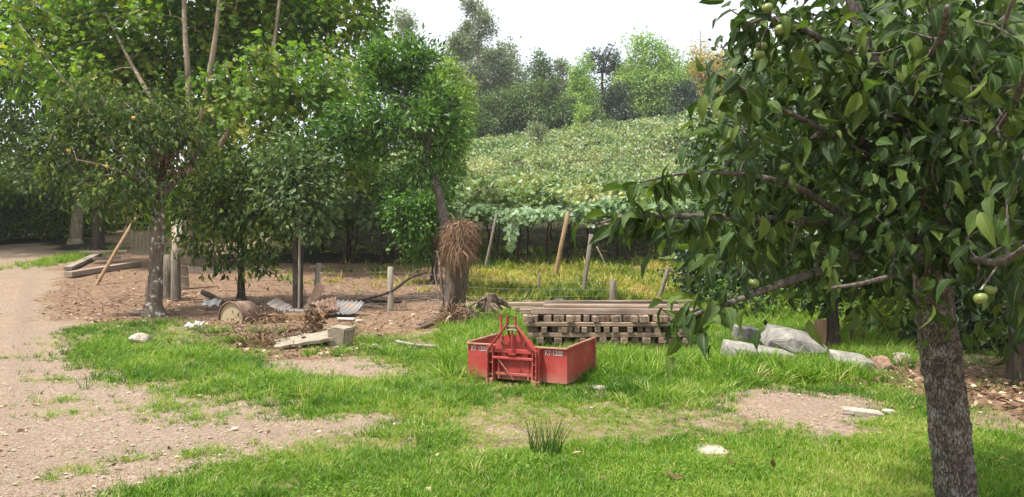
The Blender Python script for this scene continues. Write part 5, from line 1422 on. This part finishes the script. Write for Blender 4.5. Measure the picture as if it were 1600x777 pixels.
bush('leafy_shrub', 'bright light green shrub in the sun gap behind the rocks', 'shrub', 1375, 545, 14.5, [L(1375, 505, 14.5, .6, .5, .45), L(1410, 520, 14.3, .45), L(1345, 500, 14.8, .45)], 'leaf_plane', 120, 18, .13, .11, seed=131, tb=.75)
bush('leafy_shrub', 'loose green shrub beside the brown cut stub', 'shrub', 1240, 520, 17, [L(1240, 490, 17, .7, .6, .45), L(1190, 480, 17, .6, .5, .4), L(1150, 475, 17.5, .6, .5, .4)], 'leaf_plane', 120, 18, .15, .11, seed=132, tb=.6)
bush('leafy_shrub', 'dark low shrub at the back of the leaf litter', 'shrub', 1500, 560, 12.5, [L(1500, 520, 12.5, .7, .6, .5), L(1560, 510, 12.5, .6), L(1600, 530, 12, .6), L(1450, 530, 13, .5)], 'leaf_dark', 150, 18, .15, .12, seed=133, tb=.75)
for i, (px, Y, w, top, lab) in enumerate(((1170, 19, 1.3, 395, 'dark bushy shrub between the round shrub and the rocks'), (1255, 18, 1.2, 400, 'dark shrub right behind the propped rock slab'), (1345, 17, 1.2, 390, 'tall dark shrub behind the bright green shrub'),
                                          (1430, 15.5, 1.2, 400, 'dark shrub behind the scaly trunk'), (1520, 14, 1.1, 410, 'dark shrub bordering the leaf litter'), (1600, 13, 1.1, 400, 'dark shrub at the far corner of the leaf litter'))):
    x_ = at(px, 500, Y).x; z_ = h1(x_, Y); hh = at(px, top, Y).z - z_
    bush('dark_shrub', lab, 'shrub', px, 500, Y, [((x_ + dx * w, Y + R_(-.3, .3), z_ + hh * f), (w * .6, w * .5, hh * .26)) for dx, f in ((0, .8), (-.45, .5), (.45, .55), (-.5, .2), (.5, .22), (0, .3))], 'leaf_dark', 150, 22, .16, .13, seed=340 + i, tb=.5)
pole_px('brown_stub', 'reddish brown cut trunk stub behind the rocks', 'stub', (1284, 548), (1282, 500), .11, 'post_tan')
for px, pt in ((1265, 505), (1330, 500), (1350, 510)):
    pole_px('bare_sapling', 'thin bare sapling behind the rocks', 'sapling', (px, 545), (px + R_(-4, 4), pt), .03, 'bark_dead', 'bare stems behind the rocks')

# ---- foreground persimmon tree with scaly trunk
TY = 4.55
bx = at(1497, 800, TY).x
b = Vector((bx, TY, h1(bx, TY)))
root = empty('persimmon_tree', b, 'persimmon tree with grey scaly trunk and green fruit overhanging the lawn', 'tree')
mb = MB(); SK = []
def br(pts, r0, r1, n=8, wob=.12):
    c = limb(mb, [at(*p) if not isinstance(p, Vector) else p for p in pts], r0, r1, n, wob); SK.extend(c); return c
trunk_pts = [b + Vector((.03, 0, -.15)), b, at(1489, 720, TY), at(1476, 600, TY), at(1462, 500, TY), at(1455, 430, TY), at(1458, 360, TY)]
mbt = MB()
P_ = [Vector(p) for p in trunk_pts]
# scaly trunk: denser ring surface with plates in relief
cl = []
for i in range(len(P_) - 1):
    for s in range(14): cl.append(P_[i].lerp(P_[i + 1], s / 14))
cl.append(P_[-1])
for it in range(6): cl = [cl[0]] + [(cl[i - 1] + cl[i] * 2 + cl[i + 1]) / 4 for i in range(1, len(cl) - 1)] + [cl[-1]]
nn = 40; vs = []; m_ = len(cl)
for i, p in enumerate(cl):
    f = i / (m_ - 1)
    r = .108 - .014 * f + .05 * max(0, .2 - f)
    for k in range(nn):
        a = 2 * math.pi * k / nn
        zz_ = p.z
        col = math.floor(a / (2 * math.pi) * 13); rr = math.floor((zz_ + hash2(col, 1, 3) * .2) / .075)
        pl_ = float(hash2(col, rr, 5)); ea = abs((a / (2 * math.pi) * 13) % 1 - .5) * 2; ez = abs(((zz_ + hash2(col, 1, 3) * .2) / .075) % 1 - .5) * 2
        rel = (.006 + .012 * pl_) * (1 - max(ea, ez) ** 4) + (float(vnoise(a * 3, zz_ * 6, 1, 3)) - .5) * .016
        vs.append((p.x + math.cos(a) * (r + rel), p.y + math.sin(a) * (r + rel), p.z))
fs = [(i * nn + k, i * nn + (k + 1) % nn, (i + 1) * nn + (k + 1) % nn, (i + 1) * nn + k) for i in range(m_ - 1) for k in range(nn)]
mbt.v, mbt.f = vs, fs
mbt.build('trunk', M['bark_scaly'], root, True, off=b)
SK += [tuple(p) for p in cl[50:]]
T0 = (1456, 380, TY)
br([T0, (1440, 300, TY - .1), (1400, 200, TY - .3), (1360, 90, TY - .4), (1320, -40, TY - .4)], .085, .03)
br([T0, (1480, 280, TY + .1), (1520, 160, TY + .2), (1560, 20, TY + .2), (1580, -120, TY + .2)], .08, .03)
br([(1458, 400, TY), (1540, 330, TY - .2), (1640, 270, TY - .5), (1760, 200, TY - .8)], .06, .02)
br([(1440, 300, TY - .1), (1380, 260, TY - .4), (1330, 210, TY - .6), (1270, 215, TY - .7), (1235, 250, TY - .8)], .045, .012)
br([(1456, 380, TY), (1400, 370, TY - .3), (1330, 350, TY - .6), (1250, 345, TY - .8), (1140, 340, TY - 1), (1040, 338, TY - 1.1), (985, 336, TY - 1.15), (930, 352, TY - 1.2)], .04, .005, 7)
br([(1400, 370, TY - .3), (1320, 410, TY - .7), (1230, 440, TY - 1), (1150, 470, TY - 1.2), (1090, 490, TY - 1.3), (1060, 510, TY - 1.3)], .03, .005, 6)
br([(1330, 350, TY - .6), (1260, 300, TY - .9), (1180, 275, TY - 1.1), (1080, 270, TY - 1.2), (1000, 285, TY - 1.3)], .022, .004, 6)
br([(1360, 110, TY - .4), (1280, 60, TY - .9), (1210, 30, TY - 1.1), (1165, 40, TY - 1.2)], .03, .006, 6)
br([(1380, 260, TY - .4), (1280, 200, TY - .9), (1180, 150, TY - 1.2), (1110, 110, TY - 1.3)], .02, .004, 6)
br([(1400, 200, TY - .3), (1440, 120, TY - 1.2), (1470, 60, TY - 1.8), (1480, 10, TY - 2.1)], .035, .008, 6)
br([(1480, 280, TY), (1540, 220, TY - 1), (1590, 150, TY - 1.7), (1610, 90, TY - 2)], .03, .008, 6)
br([(1456, 390, TY), (1500, 400, TY - .9), (1560, 410, TY - 1.6), (1610, 380, TY - 2)], .03, .008, 6)
br([(1456, 390, TY), (1420, 420, TY - .8), (1360, 440, TY - 1.2), (1300, 450, TY - 1.4)], .025, .006, 6)
br([(1540, 330, TY - .2), (1570, 440, TY - .6), (1600, 520, TY - .7)], .025, .006, 6)
br([(1440, 300, TY), (1480, 220, TY + .8), (1400, 120, TY + 1.2)], .04, .01, 6)
rng = np.random.default_rng(202)
lob = [((1330, 120, TY - .6), .55), ((1400, 60, TY - .7), .6), ((1260, 90, TY - .8), .4), ((1480, 100, TY - .6), .7), ((1560, 120, TY - .6), .7), ((1210, 60, TY - 1.0), .28), ((1190, 20, TY - 1.1), .25),
       ((1300, 250, TY - .7), .45), ((1220, 260, TY - .9), .32), ((1400, 260, TY - .6), .5), ((1500, 300, TY - .8), .6), ((1590, 290, TY - .9), .6), ((1330, 380, TY - .7), .42), ((1240, 370, TY - .9), .30),
       ((1160, 360, TY - 1.0), .22), ((1090, 350, TY - 1.1), .14), ((1260, 415, TY - 1.0), .22), ((1160, 445, TY - 1.15), .12), ((1110, 475, TY - 1.3), .10), ((1400, 400, TY - .9), .35), ((1560, 420, TY - 1.2), .35),
       ((1620, 420, TY - 1.0), .4), ((1480, 10, TY - 1.6), .4), ((1570, 40, TY - 1.4), .45), ((1600, 180, TY - 1.7), .35), ((1450, 180, TY + .6), .8), ((1560, 220, TY + .7), .8), ((1330, 40, TY + .3), .6), ((1400, -60, TY), .8), ((1560, -60, TY), .9), ((1700, 100, TY), 1.0), ((1700, 320, TY - .4), .8),
       ((1150, 210, TY - .9), .18), ((1150, 370, TY - .9), .2), ((1200, 110, TY - .9), .26), ((1180, 330, TY - .6), .4), ((1260, 200, TY - .5), .5), ((1350, 300, TY + .2), .6), ((1250, 400, TY - .2), .4), ((1140, 270, TY - 1.15), .16), ((1150, 150, TY - 1.2), .12), ((1180, 190, TY - 1.1), .2), ((1440, 450, TY - .6), .3), ((1590, 520, TY - .6), .25), ((1340, 440, TY - .9), .2)]
lobes = [(tuple(at(*c)), (r, r, r * .85)) for c, r in lob]
tips = sample_lobes(lobes, 1050, rng, .2)
grow(mb, SK, tips, .012, .25, rng, .003, .05)
mb.build('branches', M['bark_grey'], root, True, off=b)
pos, d, nr, sz, tt = cluster_leaves(tips, np.array(at(1456, 300, TY)), 7, .085, .098, .9, .5, rng, .38, .6)
# leaves strung along the long reaching branches
def along(pts, n, r=.05):
    out = []
    P = [np.array(at(*p)) for p in pts]
    for i in range(n):
        s = rng.random() * (len(P) - 1); k = int(s); out.append(P[k] + (P[k + 1] - P[k]) * (s - k) + rng.normal(0, r, 3) * np.array([1, 1, .6]))
    return np.array(out)
ex = [along([(1250, 345, TY - .8), (1140, 340, TY - 1), (1040, 338, TY - 1.1), (985, 336, TY - 1.15), (930, 352, TY - 1.2)], 66), along([(1150, 462, TY - 1.2), (1090, 485, TY - 1.3), (1060, 503, TY - 1.3)], 20),
      along([(1180, 275, TY - 1.1), (1080, 270, TY - 1.2), (1000, 285, TY - 1.3)], 32), along([(1210, 30, TY - 1.1), (1165, 40, TY - 1.2)], 12), along([(1180, 150, TY - 1.2), (1110, 110, TY - 1.3)], 18, .05)]
E = np.concatenate(ex); ne = len(E)
dE = rng.normal(0, .45, (ne, 3)); dE[:, 2] -= .75; dE[:, 0] -= .3
nE = rng.normal(0, .5, (ne, 3)); nE[:, 2] += .6; nE[:, 1] -= .3
pos = np.concatenate([E, pos]); d = np.concatenate([dE, d]); nr = np.concatenate([nE, nr]); sz = np.concatenate([.108 * rng.uniform(.75, 1.25, ne), sz])
tt = np.concatenate([np.clip(rng.normal(.5, .25, ne), 0, .96), tt])
tt = np.minimum(tt, .86); yel = rng.random(len(tt)) < .003; tt[yel] = .965
clear = np.linalg.norm(pos - np.array([0, 0, CAM_H]), axis=1) > 1.6
pos, d, nr, sz, tt = pos[clear], d[clear], nr[clear], sz[clear], tt[clear]
ppx = CX + pos[:, 0] / pos[:, 1] * FPX; ppy = HORIZON - (pos[:, 2] - CAM_H) / pos[:, 1] * FPX
vis = (ppx > 880) & (ppx < 1600) & (ppy > 0) & (ppy < 760)
score = np.where(vis, sz / pos[:, 1], 0)
order = np.argsort(-score)
big = np.zeros(len(pos), bool); big[order[:300]] = True
o = leaf_obj('foliage', pos[~big], d[~big], nr[~big], sz[~big], 'ovate', tt[~big], M['leaf_persimmon'], root, b, True)
o['kind'] = 'stuff'
leafmeshes = []
for k in range(40):
    V, F, t = leaf_geo(np.zeros((1, 3)), np.array([[1., 0, 0]]), np.array([[0, 0, 1.]]), np.ones(1), 'ovate', np.array([k % 10 / 9]))
    V = V.copy(); r_ = random.Random(k); V[:, 1] *= r_.uniform(.75, 1.15); V[:, 2] += -r_.uniform(-.1, .5) * V[:, 0] ** 2 + r_.uniform(0, .6) * np.abs(V[:, 1]) + r_.gauss(0, .35) * V[:, 0] * V[:, 1]; V[:, 1] += r_.gauss(0, .1) * V[:, 0] ** 2
    lm_ = mesh_np('leaf', V, F, t, True); add_rib(lm_); lm_.materials.append(M['leaf_persimmon']); leafmeshes.append(lm_)
dd = unit(d); ss = unit(np.cross(nr, dd)); n3 = np.cross(dd, ss)
for i in np.nonzero(big)[0]:
    o = bpy.data.objects.new('leaf', leafmeshes[int(round(tt[i] * 9)) + 10 * (int(i) % 4)]); COL.objects.link(o); o.parent = root
    R3 = Matrix((dd[i], ss[i], n3[i])).transposed().to_4x4()
    o.matrix_local = Matrix.Translation(Vector(pos[i]) - b) @ R3 @ Matrix.Scale(float(sz[i]), 4)
FR = fruit_mesh(.025); FR.materials.append(M['fruit_green']); CXM = calyx_mesh(.025); CXM.materials.append(M['leaf_persimmon'])
for px, py, Y in ((1532, 466, 2.9), (1562, 228, 3.0), (1178, 442, 3.4), (1199, 12, 3.3), (1219, 46, 3.3), (1186, 85, 3.35), (1190, 72, 3.4), (1238, 40, 3.4), (1548, 452, 3.2)):
    p = at(px, py, Y)
    f = link('fruit', FR, None, root, loc=p - b, rot=(R_(-.3, .3), R_(-.3, .3), R_(0, 6)))
    link('calyx', CXM, None, f)
    tw = tips[np.argmin(np.linalg.norm(tips - np.array(p + Vector((0, 0, .05))), axis=1))]
    mbq = MB(); mbq.tube([p + Vector((0, 0, .03)), (p + Vector(tw)) / 2 + Vector((0, 0, .05)), Vector(tw)], .004, 5, False); mbq.build('twig', M['bark_grey'], root, off=b)

# ================================================================== GRASS AND GROUND COVER
def tuft_mesh(name, n, rad, h, w, lean, mat, seed, segs=3):
    rng = np.random.default_rng(seed)
    a = rng.uniform(0, 6.28, n); r = rad * np.sqrt(rng.random(n))
    base = np.stack([np.cos(a) * r, np.sin(a) * r, np.full(n, -.01)], 1)
    la = a + rng.normal(0, .9, n); ln = lean * rng.uniform(.2, 1.2, n); hh = h * rng.uniform(.45, 1.1, n)
    out = np.stack([np.cos(la), np.sin(la), np.zeros(n)], 1)
    sa = rng.uniform(0, 6.28, n); side = np.stack([np.cos(sa), np.sin(sa), np.zeros(n)], 1)
    Vs = []
    for s in range(segs + 1):
        k = s / segs
        c = base + out * (ln * hh * k ** 1.8)[:, None] + np.array([0, 0, 1.]) * (hh * (k - .28 * ln * k * k))[:, None]
        ww = w * (1 - k) ** .6 if s < segs else w * .06
        Vs.append(np.stack([c - side * ww / 2, c + side * ww / 2], 1))
    V = np.stack(Vs, 1).reshape(-1, 3)
    base_i = np.arange(n) * 2 * (segs + 1)
    F = np.concatenate([np.stack([base_i + 2 * s, base_i + 2 * s + 1, base_i + 2 * s + 3, base_i + 2 * s + 2], 1) for s in range(segs)])
    me = mesh_np(name, V, [F])
    at_ = me.attributes.new('blade', 'FLOAT', 'POINT')
    at_.data.foreach_set('value', np.repeat(rng.normal(0, .17, n), 2 * (segs + 1)).astype(np.float32))
    me.materials.append(M[mat])
    return bpy.data.objects.new(name, me)                     # source only, never linked to the scene

def scatter(name, label, cat, pts, scl, tint, sources, seed, tilt=.12):
    rng = np.random.default_rng(seed); n = len(pts)
    me = bpy.data.meshes.new(name); me.vertices.add(n)
    me.vertices.foreach_set('co', np.asarray(pts, np.float32).ravel())
    def A(nm, ty, val, key='value'):
        q = me.attributes.new(nm, ty, 'POINT'); q.data.foreach_set(key, val)
    A('rot', 'FLOAT_VECTOR', np.stack([rng.normal(0, tilt, n), rng.normal(0, tilt, n), rng.uniform(0, 6.28, n)], 1).astype(np.float32).ravel(), 'vector')
    A('scl', 'FLOAT_VECTOR', np.asarray(scl, np.float32).ravel(), 'vector')
    A('tint', 'FLOAT', np.asarray(tint, np.float32))
    A('vi', 'INT', rng.integers(0, len(sources), n).astype(np.int32))
    o = link(name, me, sources[0].data.materials[0])
    ng = bpy.data.node_groups.new('scatter', 'GeometryNodeTree')
    ng.interface.new_socket('Geometry', in_out='INPUT', socket_type='NodeSocketGeometry')
    ng.interface.new_socket('Geometry', in_out='OUTPUT', socket_type='NodeSocketGeometry')
    gi = ng.nodes.new('NodeGroupInput'); go = ng.nodes.new('NodeGroupOutput')
    iop = ng.nodes.new('GeometryNodeInstanceOnPoints'); jn = ng.nodes.new('GeometryNodeJoinGeometry')
    for s in reversed(sources):
        oi = ng.nodes.new('GeometryNodeObjectInfo'); oi.inputs[0].default_value = s
        g2 = ng.nodes.new('GeometryNodeGeometryToInstance')
        ng.links.new(oi.outputs['Geometry'], g2.inputs[0]); ng.links.new(g2.outputs[0], jn.inputs[0])
    def NA(nm, ty):
        q = ng.nodes.new('GeometryNodeInputNamedAttribute'); q.data_type = ty; q.inputs[0].default_value = nm
        return q.outputs['Attribute']
    ng.links.new(gi.outputs[0], iop.inputs['Points']); ng.links.new(jn.outputs[0], iop.inputs['Instance'])
    iop.inputs['Pick Instance'].default_value = True
    ng.links.new(NA('vi', 'INT'), iop.inputs['Instance Index'])
    ng.links.new(NA('rot', 'FLOAT_VECTOR'), iop.inputs['Rotation']); ng.links.new(NA('scl', 'FLOAT_VECTOR'), iop.inputs['Scale'])
    ng.links.new(iop.outputs[0], go.inputs[0])
    md = o.modifiers.new('scatter', 'NODES'); md.node_group = ng
    return tag(o, label, cat, kind='stuff')

SHORT = [tuft_mesh('grass_tuft', 14, .065, .062, .0085, .9, 'grass', 300 + k) for k in range(4)]
LONG = [tuft_mesh('grass_tuft', 14, .08, .2, .014, 1.0, 'grass', 310 + k, 4) for k in range(4)]
WEED = [tuft_mesh('weed_tuft', 12, .2, .32, .05, 1.0, 'weed', 320 + k) for k in range(4)]
FINE = [tuft_mesh('clump', 130, .13, .42, .007, .55, 'grass', 330, 5)]

rng = np.random.default_rng(400)
def field(x0, x1, y0, y1, n, seed):
    r = np.random.default_rng(seed)
    # even coverage on the picture: more points close by
    y = 1 / (1 / y1 + (1 / y0 - 1 / y1) * r.random(n)); x = r.uniform(x0, x1, n)
    return x, y
def inview(x, y, m=120):
    p = CX + x / y * FPX
    return (p > -m) & (p < 1600 + m)
ROCKS = [(G(px, py).x, G(px, py).y + dy, r) for px, py, dy, r in ((1117, 708, .0, .19), (1190, 566, .1, .5), (1258, 562, .3, .6), (1328, 576, .1, .35), (935, 608, 0, .14), (1347, 648, .05, .25), (212, 540, 0, .2), (534, 540, .1, .25))]
def clear_of(x, y):
    k = np.ones(x.shape)
    for cx_, cy_, r in ROCKS: k = np.where((x - cx_) ** 2 + ((y - cy_) * 1.0) ** 2 < r * r * .8, 0, k)
    return k
# short lawn
x, y = field(-9, 10, 3.6, 17, 150000, 1)
k = inview(x, y); x, y = x[k], y[k]
Zn = zones(x, y, .2, 77)
dens = np.where(Zn['gravel'], .02, 1.0) * np.where(Zn['litter'], .05, 1.0)
pat = fbm(x, y, 1.1, 61)
dens *= np.where(Zn['patchy'], np.clip((pat - .42) * 6, .7, 1), np.clip((pat - .33) * 6, .12, 1))
dens = np.where((y < 6.8) & (x > .3) & ~Zn['gravel'], 1.0, dens) * clear_of(x, y)
k = rng.random(len(x)) < dens; x, y = x[k], y[k]
Zs = {q: v[k] for q, v in Zn.items()}
hgt = .75 + .75 * fbm(x, y, .8, 65)
hgt = np.where(Zs['gravel'] | (Zs['patchy'] & (pat[k] < .5)), .55, hgt)
tint = np.clip(.46 + (fbm(x, y, .9, 71) - .5) * 1.2 + rng.normal(0, .17, len(x)), .03, .95)
tint = np.where(Zs['gravel'] | (Zs['patchy'] & (pat[k] < .5)), np.clip(tint + .22, 0, .97), tint)
tint = np.where(rng.random(len(x)) < .07, .98, tint)
lawn = (y < 6.8) & (x > -.2)
tint = np.where(lawn, np.clip(tint * .7 + .16, 0, .85), tint)
scatter('lawn_grass', 'short green grass covering the yard', 'grass', np.stack([x, y, H(x, y)], 1), np.stack([hgt, hgt, hgt], 1), tint, SHORT, 1)
# long coarse grass
x, y = field(-9, 9, 4.4, 19, 70000, 2)
k = inview(x, y); x, y = x[k], y[k]
Zn = zones(x, y, .2, 78); pat = fbm(x, y, 1.2, 81)
dens = np.where(Zn['lush'], np.clip((pat - .2) * 4, .25, 1), np.clip((pat - .56) * 4, 0, .35)) * np.where(Zn['gravel'] & ~Zn['lush'], .06, 1) * np.where(Zn['litter'] & ~Zn['lush'], .08, 1)
dens = np.where((y < 6.9) & (x > 0), dens * .25, dens) * clear_of(x, y)
k = rng.random(len(x)) < dens; x, y, pat = x[k], y[k], pat[k]
hg = (.35 + .95 * fbm(x, y, 1.0, 83)) * np.where(y < 8, .75, 1.0)
hg = np.where(Zn['lush'][k], hg * .9, hg * .55)
tint = np.clip(.46 + (fbm(x, y, .9, 87) - .5) * 1.0 + rng.normal(0, .17, len(x)), .05, .93)
scatter('long_grass', 'lush long bladed grass beside the road and round the red box', 'grass', np.stack([x, y, H(x, y)], 1), np.stack([hg, hg, hg], 1), tint, LONG, 2, .2)
for c0_ in ((350, 535, .28, 46), (420, 520, .3, 20), (575, 535, .3, 40), (600, 550, .35, 40), (330, 520, .2, 14), (500, 555, .3, 20)):
    c_ = G(c0_[0], c0_[1]); n_ = c0_[3]; x_ = c_.x + rng.normal(0, c0_[2], n_); y_ = c_.y + rng.normal(0, c0_[2] * .6, n_); hg = rng.uniform(.6, 1.3, n_)
    scatter('heap_weeds', 'green weeds sprouting round the rubbish heap', 'weeds', np.stack([x_, y_, H(x_, y_)], 1), np.stack([hg, hg, hg], 1), np.clip(rng.normal(.5, .18, n_), 0, .9), LONG, 70 + c0_[0], .25)['group'] = 'weeds round the heap'
for i, (px, py, r_, n_) in enumerate(((85, 596, .16, 26), (95, 628, .18, 26), (100, 650, .2, 20), (322, 712, .16, 40), (260, 640, .22, 60), (308, 655, .22, 60), (195, 722, .12, 14), (120, 735, .12, 12), (85, 747, .1, 10), (140, 560, .3, 50), (300, 632, .3, 50), (20, 560, .1, 10))):
    c_ = G(px, py); x_ = c_.x + rng.normal(0, r_, n_); y_ = c_.y + rng.normal(0, r_ * .8, n_)
    hg = rng.uniform(.3, .6, n_)
    scatter('road_grass', 'small grass tuft growing out of the gravel road', 'grass', np.stack([x_, y_, H(x_, y_)], 1), np.stack([hg, hg, hg], 1), np.clip(rng.normal(.6, .2, n_), 0, .95), LONG, 40 + i, .3)['group'] = 'grass tufts on the gravel'
# broad leaved clover among the grass
x, y = field(-6, 7, 4.0, 13, 60000, 33); k = inview(x, y); x, y = x[k], y[k]
Zn = zones(x, y, .2, 79); k = (fbm(x, y, 1.6, 161) > .6) & ~Zn['gravel'] & ~Zn['litter']; x, y = x[k], y[k]; n_ = len(x)
nr_ = rng.normal(0, .35, (n_, 3)); nr_[:, 2] += 1
tag(leaf_obj('clover', np.stack([x, y, H(x, y) + rng.uniform(.03, .085, n_)], 1), rng.normal(0, 1, (n_, 3)) * np.array([1, 1, .3]), nr_, rng.uniform(.02, .036, n_), 'diamond', np.clip(rng.normal(.6, .22, n_), 0, .9), M['leaf_plane']), 'small broad leaved clover growing among the grass', 'clover', kind='stuff')
# rank grass inside and behind the box, at the pile foot
x, y = field(-3, 6.5, 9.6, 18, 16000, 3)
Zn = zones(x, y)
pk = CX + x / y * FPX
dens = np.clip((fbm(x, y, 1.0, 91) - .25) * 4, .1, 1) * np.where(Zn['litter'] | Zn['gravel'], .02, 1) * np.where(y < 10.6, .25, 1) * ((pk > 690) & (pk < 1420)) * clear_of(x, y)
k = rng.random(len(x)) < dens; x, y = x[k], y[k]
hg = .7 + .9 * fbm(x, y, 1.2, 93)
near_pile = (abs(x - PB.x) < 1.7) & (y > PB.y - .05) & (y < PB.y + 1.4)
k = ~near_pile; x, y, hg = x[k], y[k], hg[k]
scatter('rank_grass', 'tall rank grass growing around the timber pile and rocks', 'grass', np.stack([x, y, H(x, y)], 1), np.stack([hg, hg, hg * 1.15], 1), np.clip(rng.normal(.55, .15, len(x)), 0, .9), LONG, 3, .25)
# yellow weeds on the slope below the vines
x, y = field(-15, 18, 19.5, 45, 26000, 4)
Zn = zones(x, y); pat = fbm(x, y, .35, 95)
dens = np.where(Zn['vine'], np.clip((pat - .22) * 4, .1, 1), 0) * np.where(Zn['litter'], .04, 1) * np.where(y > 30, .12, 1)
k = rng.random(len(x)) < dens; x, y, pat = x[k], y[k], pat[k]
hg = (.35 + 1.3 * fbm(x, y, .8, 97) ** 1.5) * rng.uniform(.6, 1.4, len(x))
tint = np.clip(.55 + (fbm(x, y, .45, 99) - .5) * 1.9 + rng.normal(0, .24, len(x)) - np.clip((y - 27) / 10, 0, .5), 0, 1)
scatter('yellow_weeds', 'yellow green weeds on the slope below the vineyard', 'weeds', np.stack([x, y, H(x, y)], 1), np.stack([hg, hg, hg], 1), tint, WEED, 4, .25)
# verge grass near the road bend
g = G(112, 405)
x = g.x + rng.normal(0, .45, 500); y = g.y + rng.normal(0, 1.6, 500); hg = rng.uniform(.8, 1.6, 500)
scatter('verge_grass', 'strip of bright grass on the verge at the road bend', 'grass', np.stack([x, y, H(x, y)], 1), np.stack([hg, hg, hg], 1), rng.uniform(.4, .8, 500), LONG, 5, .2)
x = rng.uniform(4, 9, 2500); y = rng.uniform(16, 23, 2500); hg = rng.uniform(.8, 1.8, 2500)
scatter('back_grass', 'fresh green grass between the dark shrub and the rocks', 'grass', np.stack([x, y, H(x, y)], 1), np.stack([hg, hg, hg], 1), rng.uniform(.3, .8, 2500), LONG, 6, .25)
# the one tall fine clump
g = G(852, 712)
tuft = FINE[0].data.copy()
a_ = tuft.attributes.new('tint', 'FLOAT', 'POINT'); a_.data.foreach_set('value', np.clip(np.repeat(rng.normal(.25, .12, 130), 12), 0, 1).astype(np.float32))
M['clump'] = leaf_mat('clump', [(0, (0.03, 0.075, 0.015)), (0.5, (0.075, 0.15, 0.025)), (1, (0.3, 0.28, 0.1))], 0.3, 0.45)
tuft.materials.clear(); tuft.materials.append(M['clump'])
tag(link('grass_clump', tuft, None, None, g), 'tall dark clump of fine grass standing up in the lawn', 'grass clump')

# loose gravel
rng = np.random.default_rng(500)
def pebbles(n, seed):
    r = np.random.default_rng(seed)
    x, y = field(-11, 7, 3.6, 24, n, seed); k = inview(x, y) & zones(x, y)['gravel']
    x, y = x[k], y[k]; n = len(x)
    ico = np.array([(0, 0, 1), (.9, 0, .1), (.28, .85, -.05), (-.72, .53, .1), (-.72, -.53, 0), (.28, -.85, .1), (0, 0, -.6)])
    Ff = np.array([(0, 1, 2), (0, 2, 3), (0, 3, 4), (0, 4, 5), (0, 5, 1), (6, 2, 1), (6, 3, 2), (6, 4, 3), (6, 5, 4), (6, 1, 5)])
    s = .005 + .016 * r.random(n) ** 6 + .004 * np.clip(y / 12, 0, 1)
    a = r.uniform(0, 6.28, n); ca, sa = np.cos(a), np.sin(a)
    j = ico[None] * r.uniform(.65, 1.25, (n, 7, 3)) * np.array([1.2, .9, .55])
    V = np.stack([j[..., 0] * ca[:, None] - j[..., 1] * sa[:, None], j[..., 0] * sa[:, None] + j[..., 1] * ca[:, None], j[..., 2]], -1) * s[:, None, None]
    V += np.stack([x, y, H(x, y) + .013 + s * .2], 1)[:, None]
    F = (Ff[None] + (np.arange(n) * 7)[:, None, None]).reshape(-1, 3)
    return mesh_np('loose_gravel', V.reshape(-1, 3), [F], np.repeat(r.random(n), 7))
M['pebble'] = leaf_mat('pebble', [(0, (0.17, 0.12, 0.085)), (0.4, (0.3, 0.215, 0.155)), (0.85, (0.4, 0.305, 0.23)), (1, (0.5, 0.43, 0.36))], 0.0, 0.9)
tag(link('loose_gravel', pebbles(30000, 7), M['pebble']), 'small loose stones strewn over the gravel road', 'gravel', kind='stuff')
# fallen leaves
def fallen(n, seed, zone, size, label, x0, x1, y0, y1, mat='leaf_dry', thin=1.0):
    r = np.random.default_rng(seed); x, y = field(x0, x1, y0, y1, n, seed); Zq = zones(x, y)
    k = inview(x, y) & (Zq[zone] if zone else np.ones(len(x), bool)); x, y = x[k], y[k]; n = len(x)
    d = r.normal(0, 1, (n, 3)); d[:, 2] *= .25; nr = r.normal(0, .35, (n, 3)); nr[:, 2] += 1
    o = leaf_obj('fallen_leaves', np.stack([x, y, H(x, y) + .02 + r.random(n) * .03], 1), d, nr, size * r.uniform(.5, 1.2, n), 'diamond', r.random(n), M[mat])
    return tag(o, label, 'fallen leaves', kind='stuff')
fallen(26000, 1, 'litter', .10, 'brown fallen leaves covering the bank and the ground under trees', -14, 10, 7, 30)
fallen(500, 2, 'road', .08, 'scattered dry leaves on the gravel road', -12, 2, 3.6, 34)
fallen(260, 3, None, .07, 'stray dry leaves lying in the grass', -6, 7, 4.4, 14)
g = G(1050, 760)
V, F, t = leaf_geo(np.array([[0, 0, .05], [.01, .02, .06]]), np.array([[1., .2, .2], [-.3, .6, .3]]), np.array([[.1, -.5, 1.], [.3, -.6, .8]]), np.array([.1, .08]), 'ovate', np.array([.2, .35]))
tag(link('dead_leaf', mesh_np('dead_leaf', V, F, t), M['leaf_dry'], None, g), 'curled dark brown dead leaf on the front lawn', 'leaf')

# ------------------------------------------------------------------ thin humid air over the valley
m, nt, out = newmat('haze')
pv = N(nt, 'ShaderNodeVolumePrincipled'); pv.inputs['Color'].default_value = (.93, .96, 1, 1); pv.inputs['Density'].default_value = 0.00042; pv.inputs['Anisotropy'].default_value = .2
nt.links.new(pv.outputs[0], out.inputs['Volume'])
mb = MB(); mb.box((0, 900, 34), (2400, 3200, 74))
hz = mb.build('haze', m); tag(hz, 'thin pale haze filling the air of the valley', 'haze', kind='stuff')
